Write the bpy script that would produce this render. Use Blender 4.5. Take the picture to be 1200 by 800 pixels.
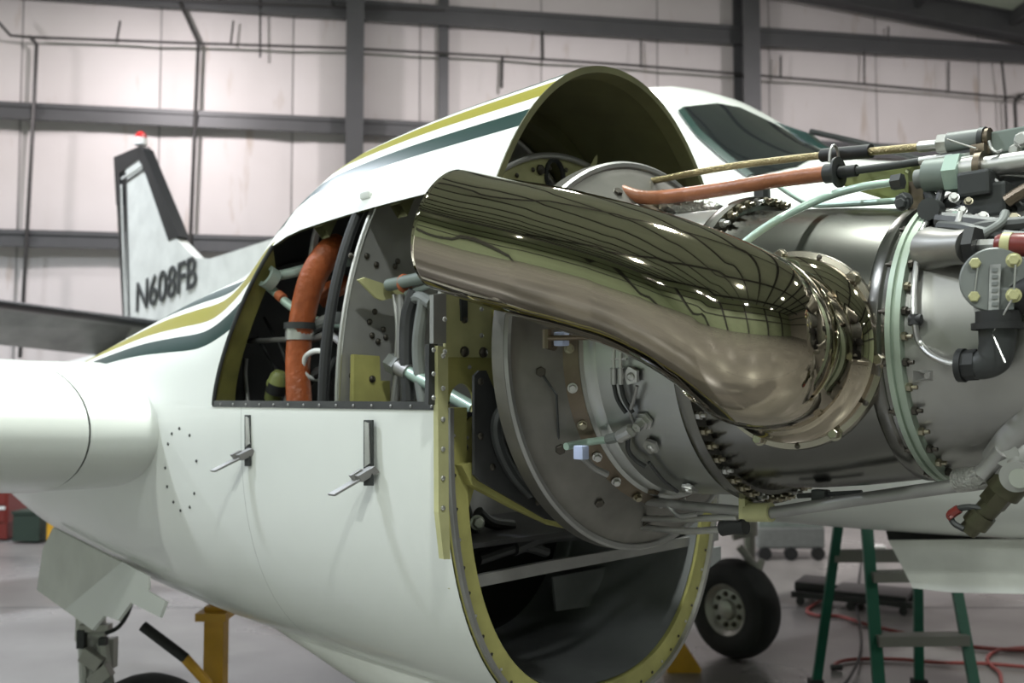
import bpy, bmesh, math, random
from mathutils import Vector, Matrix
from mathutils.geometry import tessellate_polygon
random.seed(7)
for o in list(bpy.data.objects): bpy.data.objects.remove(o, do_unlink=True)
SC = bpy.context.scene; COL = SC.collection
V = Vector; R = math.radians

# ------------------------------------------------------------------ camera
FPX, HOR, CAMZ = 1167.0, 465.0, 1.5
PITCH = math.atan((HOR-400)/FPX)
cd = bpy.data.cameras.new('camera'); cam = bpy.data.objects.new('camera', cd); COL.objects.link(cam)
cd.sensor_width = 36; cd.lens = FPX/1200*36
cam.location = (0, 0, CAMZ); cam.rotation_euler = (math.pi/2+PITCH, 0, 0)
cd.clip_start = .05; cd.clip_end = 100
cd.dof.use_dof = True; cd.dof.focus_distance = 1.5; cd.dof.aperture_fstop = 5.6
SC.camera = cam
# ------------------------------------------------------------------ light
w = bpy.data.worlds.new('world'); SC.world = w; w.use_nodes = True
bg = w.node_tree.nodes['Background']; bg.inputs[0].default_value = (.9, .95, 1, 1); bg.inputs[1].default_value = .05
SC.view_settings.view_transform = 'Standard'; SC.view_settings.look = 'None'
SC.view_settings.gamma = 1; SC.view_settings.use_curve_mapping = False
SC.view_settings.exposure = 0.42
def lamp(name, loc, power, col, size=.36, spread=150):
    l = bpy.data.lights.new(name, 'AREA'); l.shape = 'DISK'; l.size = size; l.energy = power; l.color = col
    l.spread = math.radians(spread)
    o = bpy.data.objects.new(name, l); COL.objects.link(o); o.location = loc
    return o
MINT, PINK, COOL, WARM = (.93, 1, .93), (1, .93, .94), (.9, .95, 1), (1, .97, .93)
for i, x in enumerate((-9.0, -4.2, .6, 5.4)):
    for j, y in enumerate((-7.5, -2.6, 2.3, 7.0, 10.6)):
        c = (COOL, MINT, MINT, WARM, PINK)[j]
        p = (150, 170, 150, 45)[i]*(.6 if j == 0 else 1)
        if j == 4: p = (104, 106, 96, 92)[i]
        if i < 2 and j in (2, 3): c = (.84, .91, 1)
        o = lamp('high_bay_and_fill_lamp', (x, y, 6.15), p, c, spread=175 if j == 4 else 150)
        if j == 4: o.rotation_euler.x = R(32)
o = lamp('high_bay_and_fill_lamp', (9.8, 11.0, 5.4), 120, PINK, spread=175); o.rotation_euler.x = R(32)  # extra lamp added to brighten the right end of the back wall

# ------------------------------------------------------------------ materials
MATS = {}
def mat(name, col, rough=.5, metal=0.0, noise=0.0, nscale=8.0, bump=0.0, bscale=60.0, rvar=0.0, col2=None, emit=None, coat=0.0, aniso=None, spec=None):
    if name in MATS: return MATS[name]
    m = bpy.data.materials.new(name); m.use_nodes = True; nt = m.node_tree; N, L = nt.nodes, nt.links
    b = N['Principled BSDF']
    b.inputs['Roughness'].default_value = rough; b.inputs['Metallic'].default_value = metal
    b.inputs['Base Color'].default_value = (*col, 1)
    if coat: b.inputs['Coat Weight'].default_value = coat; b.inputs['Coat Roughness'].default_value = .08
    if spec is not None: b.inputs['Specular IOR Level'].default_value = spec
    tc = N.new('ShaderNodeTexCoord'); src = tc.outputs['Object']
    if aniso:
        mp = N.new('ShaderNodeMapping'); mp.inputs['Scale'].default_value = aniso; L.new(src, mp.inputs[0]); src = mp.outputs[0]
    if noise or col2 or rvar:
        n = N.new('ShaderNodeTexNoise'); n.inputs['Scale'].default_value = nscale; n.inputs['Detail'].default_value = 5
        L.new(src, n.inputs['Vector'])
        r = N.new('ShaderNodeMapRange'); r.inputs[1].default_value = .3; r.inputs[2].default_value = .7
        L.new(n.outputs[0], r.inputs[0])
        mx = N.new('ShaderNodeMix'); mx.data_type = 'RGBA'
        c2 = col2 if col2 else tuple(max(0, c*(1-noise)) for c in col)
        mx.inputs[6].default_value = (*col, 1); mx.inputs[7].default_value = (*c2, 1)
        L.new(r.outputs[0], mx.inputs[0]); L.new(mx.outputs[2], b.inputs['Base Color'])
        if rvar:
            rr = N.new('ShaderNodeMapRange'); rr.inputs[3].default_value = rough-rvar; rr.inputs[4].default_value = rough+rvar
            L.new(n.outputs[0], rr.inputs[0]); L.new(rr.outputs[0], b.inputs['Roughness'])
    if bump:
        n2 = N.new('ShaderNodeTexNoise'); n2.inputs['Scale'].default_value = bscale; n2.inputs['Detail'].default_value = 4
        L.new(src, n2.inputs['Vector'])
        bp = N.new('ShaderNodeBump'); bp.inputs['Strength'].default_value = bump; bp.inputs['Distance'].default_value = .01
        L.new(n2.outputs[0], bp.inputs['Height']); L.new(bp.outputs[0], b.inputs['Normal'])
    if emit:
        b.inputs['Emission Color'].default_value = (*emit[:3], 1); b.inputs['Emission Strength'].default_value = emit[3]
    MATS[name] = m; return m
white = mat('white_paint', (.74, .755, .725), .28, noise=.06, nscale=3, coat=.35)
white2 = mat('aged_white_paint', (.66, .66, .62), .4, noise=.18, nscale=6, coat=.15)
dark_green = mat('dark_green_paint', (.010, .035, .030), .25, coat=.4)
black = mat('black_paint', (.012, .013, .014), .35)
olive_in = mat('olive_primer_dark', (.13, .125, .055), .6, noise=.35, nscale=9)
olive = mat('olive_primer', (.43, .40, .14), .5, noise=.3, nscale=14, bump=.1)
olive_l = mat('pale_olive_primer', (.50, .48, .25), .5, noise=.25, nscale=14)
darkgrey = mat('dark_grey_metal', (.075, .075, .078), .5, .4, noise=.4, nscale=10)
cavity = mat('cavity_shade_black', (.012, .012, .011), .8)  # near-black colour stands in for the shade inside deep openings
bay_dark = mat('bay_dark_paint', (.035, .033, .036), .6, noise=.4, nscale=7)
firegrey = mat('firewall_grey', (.37, .36, .36), .42, .35, noise=.28, nscale=7, rvar=.1)
alu = mat('bare_aluminium', (.62, .61, .60), .36, .9, noise=.15, nscale=9, rvar=.1)
alu_dull = mat('dull_aluminium', (.40, .39, .385), .5, .75, noise=.3, nscale=9, rvar=.1)
steel = mat('brushed_steel', (.47, .475, .465), .36, 1, noise=.25, nscale=5, rvar=.08, aniso=(1, 1, 1))
duct_steel = mat('exhaust_duct_steel', (.20, .195, .18), .25, 1, noise=.35, nscale=4, rvar=.08)
gear_mag = mat('gearbox_grey', (.37, .36, .345), .38, .8, noise=.2, nscale=6, rvar=.08)
chrome = mat('heat_tinted_polished_steel', (.47, .405, .315), .04, 1, noise=.18, nscale=3, bump=.02, bscale=7)
flange_m = mat('bronzed_steel', (.47, .425, .36), .24, 1, noise=.3, nscale=10, rvar=.06)
bronze = mat('bronze_ring', (.20, .16, .12), .4, .9, noise=.35, nscale=15)
bolt_m = mat('cadmium_bolt', (.40, .36, .27), .35, 1, noise=.3, nscale=40)
bolt_d = mat('dark_bolt', (.09, .08, .07), .45, .9)
rubber = mat('black_rubber', (.014, .014, .015), .6)
tyre = mat('tyre_rubber', (.02, .02, .021), .75, noise=.3, nscale=12)
orange = mat('orange_silicone_hose', (.42, .10, .028), .42, noise=.35, nscale=18, bump=.35, bscale=70)
orange2 = mat('brown_orange_hose', (.37, .135, .065), .4, noise=.35, nscale=22, bump=.2, bscale=90)
mint = mat('mint_green_tube', (.40, .52, .46), .35, .3)
ggrey = mat('grey_green_paint', (.20, .235, .215), .42, noise=.2, nscale=15)
pgrey = mat('grey_enamel', (.19, .20, .195), .45, noise=.2, nscale=20)
charcoal = mat('charcoal_casting', (.045, .047, .048), .5, .2, noise=.3, nscale=20)
oliveplate = mat('olive_enamel', (.22, .245, .085), .4, noise=.25, nscale=12)
red = mat('red_anodised', (.16, .022, .018), .35)
redwire = mat('red_sealant', (.42, .12, .05), .6)
yellow = mat('yellow_enamel', (.62, .33, .02), .45, noise=.2, nscale=9)
greenl = mat('green_fibreglass', (.007, .10, .062), .4)
ladder_step = mat('ladder_step_grey', (.23, .225, .21), .5, .4)
floor_m = mat('polished_concrete', (.215, .205, .198), .30, noise=.3, nscale=1.1, bump=.02, bscale=30, rvar=.12)
wall_m = mat('wall_insulation_facing', (.66, .625, .625), .55, noise=.08, nscale=.9, bump=.25, bscale=1.6, col2=(.60, .565, .56))
def rust(m):
    nt = m.node_tree; N, L = nt.nodes, nt.links; b = N['Principled BSDF']; src = b.inputs['Base Color'].links[0].from_socket
    tc = N.new('ShaderNodeTexCoord'); mp = N.new('ShaderNodeMapping'); mp.inputs['Scale'].default_value = (3.2, 3.2, .75); L.new(tc.outputs['Object'], mp.inputs[0])
    n = N.new('ShaderNodeTexNoise'); n.inputs['Scale'].default_value = 1.6; n.inputs['Detail'].default_value = 6; L.new(mp.outputs[0], n.inputs['Vector'])
    r = N.new('ShaderNodeMapRange'); r.inputs[1].default_value = .62; r.inputs[2].default_value = .76; r.inputs[4].default_value = .55; L.new(n.outputs[0], r.inputs[0])
    mx = N.new('ShaderNodeMix'); mx.data_type = 'RGBA'; mx.inputs[7].default_value = (.40, .31, .24, 1); L.new(src, mx.inputs[6]); L.new(r.outputs[0], mx.inputs[0]); L.new(mx.outputs[2], b.inputs['Base Color'])
rust(wall_m)
girt_m = mat('grey_steel_girt', (.095, .097, .102), .5, .2, noise=.15, nscale=3)
conduit_m = mat('dark_conduit', (.05, .048, .048), .5, .4)
roof_m = mat('roof_liner', (.50, .57, .46), .6, noise=.1, nscale=1)
glass = mat('dark_glass', (.012, .014, .015), .06, spec=.7)
hubgrey = mat('wheel_hub_grey', (.42, .41, .38), .4, .5, noise=.2, nscale=12)
boot = mat('deice_boot', (.013, .013, .014), .45)
stabgrey = mat('stabiliser_underside', (.46, .455, .44), .35, noise=.35, nscale=5, coat=.3)
hose_red = mat('red_air_hose', (.28, .05, .045), .5)
plastic_w = mat('white_plastic', (.75, .75, .73), .5)
bluetag = mat('pale_blue_tag', (.50, .56, .80), .6)
braid = mat('braided_steel', (.55, .54, .52), .35, 1, bump=.8, bscale=260)
beacon_m = mat('red_lens', (.6, .03, .03), .2)
bin_green = mat('dark_green_bin', (.02, .035, .025), .6)
pad_m = mat('black_vinyl', (.02, .02, .022), .45)

# ------------------------------------------------------------------ coordinates
AL = math.radians(44)
EF = V((math.sin(AL), -math.cos(AL), 0)); EO = V((-math.cos(AL), -math.sin(AL), 0)); EZ = V((0, 0, 1))
OR = V((.228, 1.9, CAMZ)); ZC = .08            # engine axis runs at z = ZC above the camera height
CAM = V((0, 0, CAMZ))
def P(s, o, z): return OR + EF*s + EO*o + EZ*z
def loc(p):
    d = V(p)-OR; return d.dot(EF), d.dot(EO), d.z
def ray(px, py):
    a, b = (px-600)/FPX, -(py-400)/FPX
    return V((a, math.cos(PITCH)-b*math.sin(PITCH), math.sin(PITCH)+b*math.cos(PITCH)))
def on_s(px, py, s):
    r = ray(px, py); t = (s-(CAM-OR).dot(EF))/r.dot(EF); return CAM+r*t
def on_o(px, py, o):
    r = ray(px, py); t = (o-(CAM-OR).dot(EO))/r.dot(EO); return CAM+r*t
def on_y(px, py, y):
    r = ray(px, py); return CAM+r*(y/r.y)
def on_z(px, py, Z):
    r = ray(px, py); return CAM+r*((Z-CAMZ)/r.z)

# ------------------------------------------------------------------ object helpers
def thing(name, label, cat, at, group=None):
    o = bpy.data.objects.new(name, None); COL.objects.link(o); o.location = at; o.empty_display_size = .1
    o['label'] = label; o['category'] = cat
    if group: o['group'] = group
    o['L'] = list(at); return o
def rootloc(o):
    if o is None: return V((0, 0, 0))
    while o.parent: o = o.parent
    return V(o.location)
def obj(name, data, m, parent=None, label=None, kind=None, smooth=True, angle=35, bevel=0):
    """data = (verts in world space, faces); one linked mesh object"""
    v, f = data[0], data[1]
    L = rootloc(parent)
    me = bpy.data.meshes.new(name); me.from_pydata([tuple(V(p)-L) for p in v], [], f)
    for mm in (m if isinstance(m, (list, tuple)) else [m]): me.materials.append(mm)
    bm = bmesh.new(); bm.from_mesh(me)
    bmesh.ops.remove_doubles(bm, verts=bm.verts, dist=1e-5)
    bmesh.ops.recalc_face_normals(bm, faces=bm.faces)
    if bevel: bmesh.ops.bevel(bm, geom=bm.edges[:], offset=bevel, segments=2, affect='EDGES', profile=.6)
    bm.to_mesh(me); bm.free()
    if smooth:
        me.shade_smooth(); me.set_sharp_from_angle(angle=math.radians(angle))
    o = bpy.data.objects.new(name, me); COL.objects.link(o)
    if parent: o.parent = parent
    if label: o['label'] = label
    if kind: o['kind'] = kind
    return o
def top(o, label, cat, group=None):
    o['label'] = label; o['category'] = cat
    if group: o['group'] = group
    return o
def join(*ds):
    v, f = [], []
    for d in ds:
        n = len(v); v += list(d[0]); f += [tuple(i+n for i in q) for q in d[1]]
    return v, f
def catmull(pts, n=8):
    pts = [V(p) for p in pts]
    if len(pts) < 3: return pts
    q = [pts[0]*2-pts[1]]+pts+[pts[-1]*2-pts[-2]]; out = []
    for i in range(1, len(q)-2):
        a, b, c, d = q[i-1:i+3]
        for k in range(n):
            t = k/n; out.append(.5*(2*b+(c-a)*t+(2*a-5*b+4*c-d)*t*t+(3*b-a-3*c+d)*t**3))
    out.append(pts[-1]); return out
def tube(pts, r, n=12, smooth=True, cap=True, sub=8):
    if smooth: 
        m0 = len(pts); pts = catmull(pts, sub)
        if isinstance(r, (list, tuple)):
            rr = []
            for i in range(len(pts)):
                u = i/(len(pts)-1)*(m0-1); k = min(int(u), m0-2); rr.append(r[k]+(r[k+1]-r[k])*(u-k))
            r = rr
    pts = [V(p) for p in pts]; v, f = [], []
    t0 = (pts[1]-pts[0]).normalized(); up = V((0, 0, 1)) if abs(t0.z) < .9 else V((1, 0, 0))
    x = t0.cross(up).normalized(); y = x.cross(t0).normalized()
    for i, p in enumerate(pts):
        t = (pts[min(i+1, len(pts)-1)]-pts[max(i-1, 0)]).normalized()
        ax = t0.cross(t)
        if ax.length > 1e-6:
            R = Matrix.Rotation(t0.angle(t), 3, ax.normalized()); x = R @ x; y = R @ y
        t0 = t
        ri = r[i] if isinstance(r, (list, tuple)) else r
        for k in range(n):
            a = 2*math.pi*k/n; v.append(p+x*(ri*math.cos(a))+y*(ri*math.sin(a)))
    for i in range(len(pts)-1):
        for k in range(n):
            f.append((i*n+k, i*n+(k+1) % n, (i+1)*n+(k+1) % n, (i+1)*n+k))
    if cap: f.append(tuple(range(n-1, -1, -1))); f.append(tuple(range((len(pts)-1)*n, len(pts)*n)))
    return v, f
def seg(a, b, r, n=12, r2=None):
    return tube([a, b], [r, r if r2 is None else r2], n, smooth=False)
def frame_of(axis):
    axis = V(axis).normalized(); up = V((0, 0, 1)) if abs(axis.z) < .9 else V((1, 0, 0))
    x = axis.cross(up).normalized(); y = x.cross(axis).normalized(); return x, y, axis
def lathe(prof, c, axis, n=96, closed=False):
    """prof = [(along axis, radius)]"""
    x, y, a = frame_of(axis); v, f = [], []
    for s, r in prof:
        for k in range(n):
            t = 2*math.pi*k/n; v.append(V(c)+a*s+x*(r*math.cos(t))+y*(r*math.sin(t)))
    m = len(prof)
    for i in range(m if closed else m-1):
        j = (i+1) % m
        for k in range(n): f.append((i*n+k, i*n+(k+1) % n, j*n+(k+1) % n, j*n+k))
    return v, f
def disc(c, axis, r, h, n=32):
    return lathe([(0, 0.0001), (0, r), (h, r), (h, .0001)], c, axis, n)
def box(c, ax, ay, az):
    c, ax, ay, az = V(c), V(ax), V(ay), V(az)
    v = [c+ax*i+ay*j+az*k for k in (-1, 1) for j in (-1, 1) for i in (-1, 1)]
    return v, [(0, 1, 3, 2), (4, 6, 7, 5), (0, 4, 5, 1), (2, 3, 7, 6), (0, 2, 6, 4), (1, 5, 7, 3)]
def wbox(x0, x1, y0, y1, z0, z1):
    return box(((x0+x1)/2, (y0+y1)/2, (z0+z1)/2), ((x1-x0)/2, 0, 0), (0, (y1-y0)/2, 0), (0, 0, (z1-z0)/2))
def plate(pts, thick, normal, holes=()):
    """polygon of world points (planar-ish) extruded by thick along -normal"""
    nrm = V(normal).normalized()*thick
    loops = [[V(p) for p in pts]]+[[V(p) for p in h] for h in holes]
    x, y, a = frame_of(normal)
    tri = tessellate_polygon([[V((p.dot(x), p.dot(y), 0)) for p in lp] for lp in loops])
    fl = [p for lp in loops for p in lp]; n = len(fl)
    v = fl+[p-nrm for p in fl]; f = []
    for t in tri: f.append(tuple(t)); f.append(tuple(i+n for i in reversed(t)))
    k = 0
    for lp in loops:
        m = len(lp)
        for i in range(m): f.append((k+i, k+(i+1) % m, k+(i+1) % m+n, k+i+n))
        k += m
    return v, f
def circle(c, x, y, r, n=20, ry=None):
    return [V(c)+V(x)*(r*math.cos(2*math.pi*k/n))+V(y)*((ry or r)*math.sin(2*math.pi*k/n)) for k in range(n)]
BOLT = {}
def bolt(kind, m, p, axis, size, parent, name='bolt'):
    key = (kind, m.name)
    if key not in BOLT:
        if kind == 'hex':
            d = join(lathe([(0, .001), (0, .72), (.18, .72), (.2, .5)], (0, 0, 0), (0, 0, 1), 14), lathe([(.18, .56), (.68, .56), (.76, .46), (.76, .001)], (0, 0, 0), (0, 0, 1), 6))
        elif kind == 'stud':
            d = join(lathe([(0, .55), (.55, .55), (.6, .45), (.6, .28)], (0, 0, 0), (0, 0, 1), 6), lathe([(.55, .27), (1.25, .27), (1.3, .001)], (0, 0, 0), (0, 0, 1), 8))
        else:
            d = lathe([(0, .5), (.18, .46), (.32, .28), (.36, .001)], (0, 0, 0), (0, 0, 1), 10)
        me = bpy.data.meshes.new(kind); me.from_pydata([tuple(q) for q in d[0]], [], d[1]); me.materials.append(m)
        me.shade_smooth(); me.set_sharp_from_angle(angle=math.radians(35)); BOLT[key] = me
    o = bpy.data.objects.new(name, BOLT[key]); COL.objects.link(o); o.parent = parent
    q = V((0, 0, 1)).rotation_difference(V(axis).normalized())
    o.matrix_local = Matrix.LocRotScale(V(p)-rootloc(parent), q, V((size, size, size)))
    return o
def interp(tab, s):
    if s <= tab[0][0]: return tab[0][1]
    for i in range(len(tab)-1):
        (a, b), (c, d) = tab[i], tab[i+1]
        if s <= c:
            m0 = (d-tab[i-1][1])/(c-tab[i-1][0]) if i > 0 else (d-b)/(c-a)
            m1 = (tab[i+2][1]-b)/(tab[i+2][0]-a) if i+2 < len(tab) else (d-b)/(c-a)
            h = c-a; t = (s-a)/h
            return (2*t**3-3*t*t+1)*b+(t**3-2*t*t+t)*h*m0+(-2*t**3+3*t*t)*d+(t**3-t*t)*h*m1
    return tab[-1][1]

# ------------------------------------------------------------------ the hangar shell
def struct(name, data, m, parent=None, **k):
    o = obj(name, data, m, parent, **k)
    if parent is None: o['kind'] = 'structure'
    return o
WA = math.radians(10); WD = V((math.cos(WA), math.sin(WA), 0)); WN = V((math.sin(WA), -math.cos(WA), 0)); WO = V((0, 14, 0))
def roof_z(u): return 6.71-.106*u+CAMZ
def W(u, h, d=0): return WO+WD*u+WN*d+EZ*h          # u along the back wall, h above the floor, d out from it
floor = struct('floor', wbox(-13, 14, -10, 17, -.1, 0), floor_m, smooth=False)
for k in range(-3, 4):
    struct('floor_joint', wbox(-13, 14, 2.2*k+5-.006, 2.2*k+5+.006, -.01, .0015), girt_m, floor, smooth=False)
back = struct('wall_back', box(W(0, 4, -.15), WD*14, WN*.08, EZ*4.2), mat('wall_backing', (.30, .285, .285), .7), smooth=False)
UW = [-14.0+.16+1.75*k for k in range(17)]
off = .0
HS = [0, CAMZ+2.04, CAMZ+3.70, CAMZ+5.37, 8.4]
for r in range(4):
    for k in range(len(UW)-1):
        u0, u1 = UW[k]+.28, UW[k+1]+.28
        h0, h1 = HS[r], HS[r+1]
        g = .012
        v, f = [], []
        nx, nh = 7, 5
        ph = random.random()*6
        for b in range(nh):
            for a in range(nx):
                fu, fh = a/(nx-1), b/(nh-1)
                bulge = .035*min(1, 4*min(fu, 1-fu))+.008*math.sin(7*fu+ph)*math.sin(5*fh+ph)
                v.append(W(u0+g+(u1-u0-2*g)*fu, h0+g+(h1-h0-2*g)*fh, -.06+bulge))
        for b in range(nh-1):
            for a in range(nx-1): f.append((b*nx+a, b*nx+a+1, (b+1)*nx+a+1, (b+1)*nx+a))
        e = list(range(nx))+[b*nx+nx-1 for b in range(1, nh)]+[(nh-1)*nx+a for a in range(nx-2, -1, -1)]+[b*nx for b in range(nh-2, 0, -1)]
        n0 = len(v); v += [V(v[i])-WN*.06 for i in e]
        for i in range(len(e)): f.append((e[i], e[(i+1) % len(e)], n0+(i+1) % len(e), n0+i))
        f.append(tuple(range(n0, n0+len(e))))
        obj('wall_panel', (v, f), wall_m, back, angle=50)
def girt(h, u0=-13.8, u1=13.8, hh=.10, d=.16):
    web = box(W((u0+u1)/2, h, d/2), WD*((u1-u0)/2), WN*(d/2), EZ*(hh*.6))
    fl = box(W((u0+u1)/2, h+hh-.02, d), WD*((u1-u0)/2), WN*.02, EZ*.03)
    f2 = box(W((u0+u1)/2, h-hh+.02, d), WD*((u1-u0)/2), WN*.02, EZ*.03)
    obj('girt', join(web, fl, f2), girt_m, back, smooth=False)
girt(CAMZ+2.04); girt(CAMZ+3.70); girt(CAMZ+5.33, hh=.13)
def wall_u(px, py):
    r = ray(px, py); n = WN; t = (WO-CAM).dot(n)/r.dot(n); p = CAM+r*t; return (p-WO).dot(WD), p.z
for px, hw in ((415, .12), (868, .13), (519, .07)):
    u, _ = wall_u(px, 120)
    d = .42 if hw > .1 else .08
    top_h = min(8.1, roof_z(u)-.05)
    col = join(box(W(u, top_h/2, d), WD*hw, WN*.015, EZ*(top_h/2)), box(W(u, top_h/2, d/2), WD*.015, WN*(d/2), EZ*(top_h/2)), box(W(u, top_h/2, .06), WD*hw, WN*.015, EZ*(top_h/2)))
    obj('column', col, girt_m, back, smooth=False)
def wtube(pix, r, name='conduit', d=.2):
    pts = []
    for px, py in pix:
        u, h = wall_u(px, py); pts.append(W(u, h, d))
    obj(name, tube(pts, r, 8, smooth=False), conduit_m, back)
wtube([(0, 28), (18, 48), (42, 50), (235, 57), (400, 62), (590, 72), (740, 82), (1000, 103), (1200, 121)], .019)
wtube([(40, 49), (48, 58), (45, 130), (33, 350), (29, 420)], .026)
wtube([(126, 3), (260, 9), (405, 15), (520, 18)], .018)
wtube([(214, 10), (235, 56), (231, 150), (225, 300)], .027)
wtube([(1200, 112), (1183, 117), (1179, 124), (1181, 165)], .024)
wtube([(586, 71), (585, 108)], .022)
for a, b in (((144, 30), (140, 53)), ((275, 30), (272, 56)), ((306, 0), (306, 72)), ((633, 40), (634, 75)), ((747, 52), (747, 84)), ((909, 70), (909, 96)), ((1006, 62), (1006, 101)), ((1104, 76), (1104, 110)), ((1034, 36), (1034, 52)), ((259, 2), (259, 9)), ((390, 5), (390, 14))):
    wtube([a, b], .014, 'hanger_rod', .17)
wtube([(1168, 75), (1172, 112), (1174, 165)], .018, 'hanger_rod', .12)
# rafter along the gable end
u0, u1 = -13.5, 13.5
pr = []
for u in (u0, u1): pr.append((u, roof_z(u)))
raf = []
for (ofs, hw, hz) in ((-.02, .11, .018), (-.19, .012, .18), (-.37, .11, .018)):
    a, b = W(u0, pr[0][1]+ofs, .35), W(u1, pr[1][1]+ofs, .35)
    dirv = (b-a); n = dirv.normalized()
    raf.append(box((a+b)/2, dirv/2, WN*hw, EZ*hz))
struct('trim_1', join(*raf), girt_m, smooth=False)
a, b = wall_u(1168, 28), wall_u(1215, -25)
struct('trim_2', seg(W(a[0], a[1], .6), W(b[0], b[1], 1.2), .06, 8), girt_m)
# roof deck, with its purlins, and the walls behind the camera
a, b = roof_z(-14), roof_z(14)
def roofp(u, y, dz=0): return WD*u+V((0, y, 0))+EZ*(roof_z(u)+dz)
ceil = struct('ceiling', ([roofp(-14, -13), roofp(14, -13), roofp(14, 19), roofp(-14, 19), roofp(-14, -13, .1), roofp(14, -13, .1), roofp(14, 19, .1), roofp(-14, 19, .1)],
    [(0, 3, 2, 1), (4, 5, 6, 7), (0, 1, 5, 4), (1, 2, 6, 5), (2, 3, 7, 6), (3, 0, 4, 7)]), roof_m, smooth=False)
for k in range(17):
    u = -13+1.6*k
    obj('purlin', box((roofp(u, -13, -.1)+roofp(u, 14, -.1))/2, WD*.05, V((0, 13.2, 0)), EZ*.1), girt_m, ceil, smooth=False)
for y in (-8, -2.5, 3):
    a, b = roofp(-13.8, y, -.4), roofp(13.8, y, -.4)
    obj('roof_beam', join(box((a+b)/2, (b-a)/2, V((0, .012, 0)), EZ*.2), box((a+b)/2-EZ*.2, (b-a)/2, V((0, .11, 0)), EZ*.015)), girt_m, ceil, smooth=False)
left = struct('wall_left', wbox(-13.3, -13, -10, 17, 0, 9), MATS['pale_green_wall'] if 'pale_green_wall' in MATS else mat('pale_green_wall', (.46, .56, .38), .6, noise=.1, nscale=1), smooth=False)
right = struct('wall_right', wbox(13.5, 13.8, -10, 17, 0, 9), wall_m, smooth=False)
front = struct('wall_front', wbox(-13, 14, -10.3, -10, 0, 9), mat('pale_green_wall', (.46, .56, .38), .6, noise=.1, nscale=1), smooth=False)
for h in (3.54, 5.2, 6.85):
    obj('girt', wbox(-13, -12.85, -10, 14, h-.1, h+.1), girt_m, left, smooth=False)
    obj('girt', wbox(13.35, 13.5, -10, 16, h-.1, h+.1), girt_m, right, smooth=False)
    obj('girt', wbox(-13, 13.5, -10, -9.85, h-.1, h+.1), girt_m, front, smooth=False)
for x in (-9, -4.5, 0, 4.5, 9):
    obj('column', wbox(x-.12, x+.12, -10, -9.6, 0, 7), girt_m, front, smooth=False)
for y in (-7, -2, 3, 8):
    obj('column', wbox(-13, -12.6, y-.12, y+.12, 0, 7), girt_m, left, smooth=False)

# ------------------------------------------------------------------ the airplane
AP = thing('airplane', 'white twin-engine airplane with olive and dark green stripes, cowling open, on jacks', 'airplane', V(P(-2.2, -2.05, -CAMZ)))
# nacelle section tables (s, value)
NW = [(-4.2, .10), (-3.2, .27), (-2.45, .36), (-1.9, .395), (-1.3, .41), (-.85, .415), (-.4, .41), (-.03, .40)]
NT = [(-4.2, -.07), (-3.2, -.01), (-2.45, .06), (-2.0, .15), (-1.6, .25), (-1.35, .31), (-1.15, .345), (-1.0, .37), (-.93, .405), (-.86, .465), (-.78, .548), (-.68, .596), (-.55, .615), (-.35, .630), (-.03, .640)]
NB = [(-4.2, -.18), (-3.2, -.36), (-2.4, -.50), (-1.375, -.585), (-.6, -.60), (-.08, -.605)]
NM = [(-4.2, -.1), (-2.5, -.02), (-.9, -.018), (-.03, -.018)]
NLO = 2.5
def sec(s, t, off=0.0):
    c, sn = math.cos(t), math.sin(t)
    w, zt, zb, zm = interp(NW, s), interp(NT, s), interp(NB, s), interp(NM, s)
    if sn >= 0:
        o, z = w*c, zm+(zt-zm)*sn
        k = 2.06; o = w*math.copysign(abs(c)**(2/k), c); z = zm+(zt-zm)*abs(sn)**(2/k)
    else:
        k = NLO; o = w*math.copysign(abs(c)**(2/k), c); z = zm-(zm-zb)*abs(sn)**(2/k)
    if off:
        L = math.hypot(o, z-zm) or 1; o -= off*o/L; z -= off*(z-zm)/L
    return o, z
def NP(s, t, off=0.0):
    o, z = sec(s, t, off); return P(s, o, z)
TU0, TU1, SE = math.radians(36.5), math.radians(36.5), -.75   # lower edge of the upper cowl, front and back
TU = TU1
def tu(s): return TU0+(TU1-TU0)*(s+.03)/(SE+.03)
def s_edge(t):            # aft edge of the open cowl bay, outboard or inboard
    tt = t if t < math.pi/2 else math.pi-t
    k = max(0, min(1, tt/TU)); return -.86+.11*k**1.3
def skin(name, t0, t1, nt, s0, s1, ns, mats, parent=AP, label=None, cowl=False):
    v, f, uv = [], [], []
    for i in range(nt+1):
        t = t0+(t1-t0)*i/nt; a = s0(t) if callable(s0) else s0
        for j in range(ns+1):
            s = a+(s1-a)*(j/ns)**1.5
            if cowl: t = tu(s)+(math.pi-2*tu(s))*i/nt
            v.append(NP(s, t)); uv.append((s, t))
    for i in range(nt):
        for j in range(ns): f.append((i*(ns+1)+j, i*(ns+1)+j+1, (i+1)*(ns+1)+j+1, (i+1)*(ns+1)+j))
    L = rootloc(parent); me = bpy.data.meshes.new(name); me.from_pydata([tuple(p-L) for p in v], [], f)
    ul = me.uv_layers.new(name='st')
    for lp in me.loops: ul.data[lp.index].uv = uv[lp.vertex_index]
    me.shade_smooth()
    for m in mats: me.materials.append(m)
    o = bpy.data.objects.new(name, me); COL.objects.link(o); o.parent = parent
    sd = o.modifiers.new('thickness', 'SOLIDIFY'); sd.thickness = .005; sd.offset = -1; sd.material_offset = 1
    sd.use_rim = False
    # outward faces: make sure the normal looks away from the section centre
    p = me.polygons[len(me.polygons)//2]; c = p.center+L; s, oo, z = loc(c)
    if p.normal.dot(EO*oo+EZ*(z-.0)) < 0: me.flip_normals()
    if label: o['label'] = label
    return o
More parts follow.
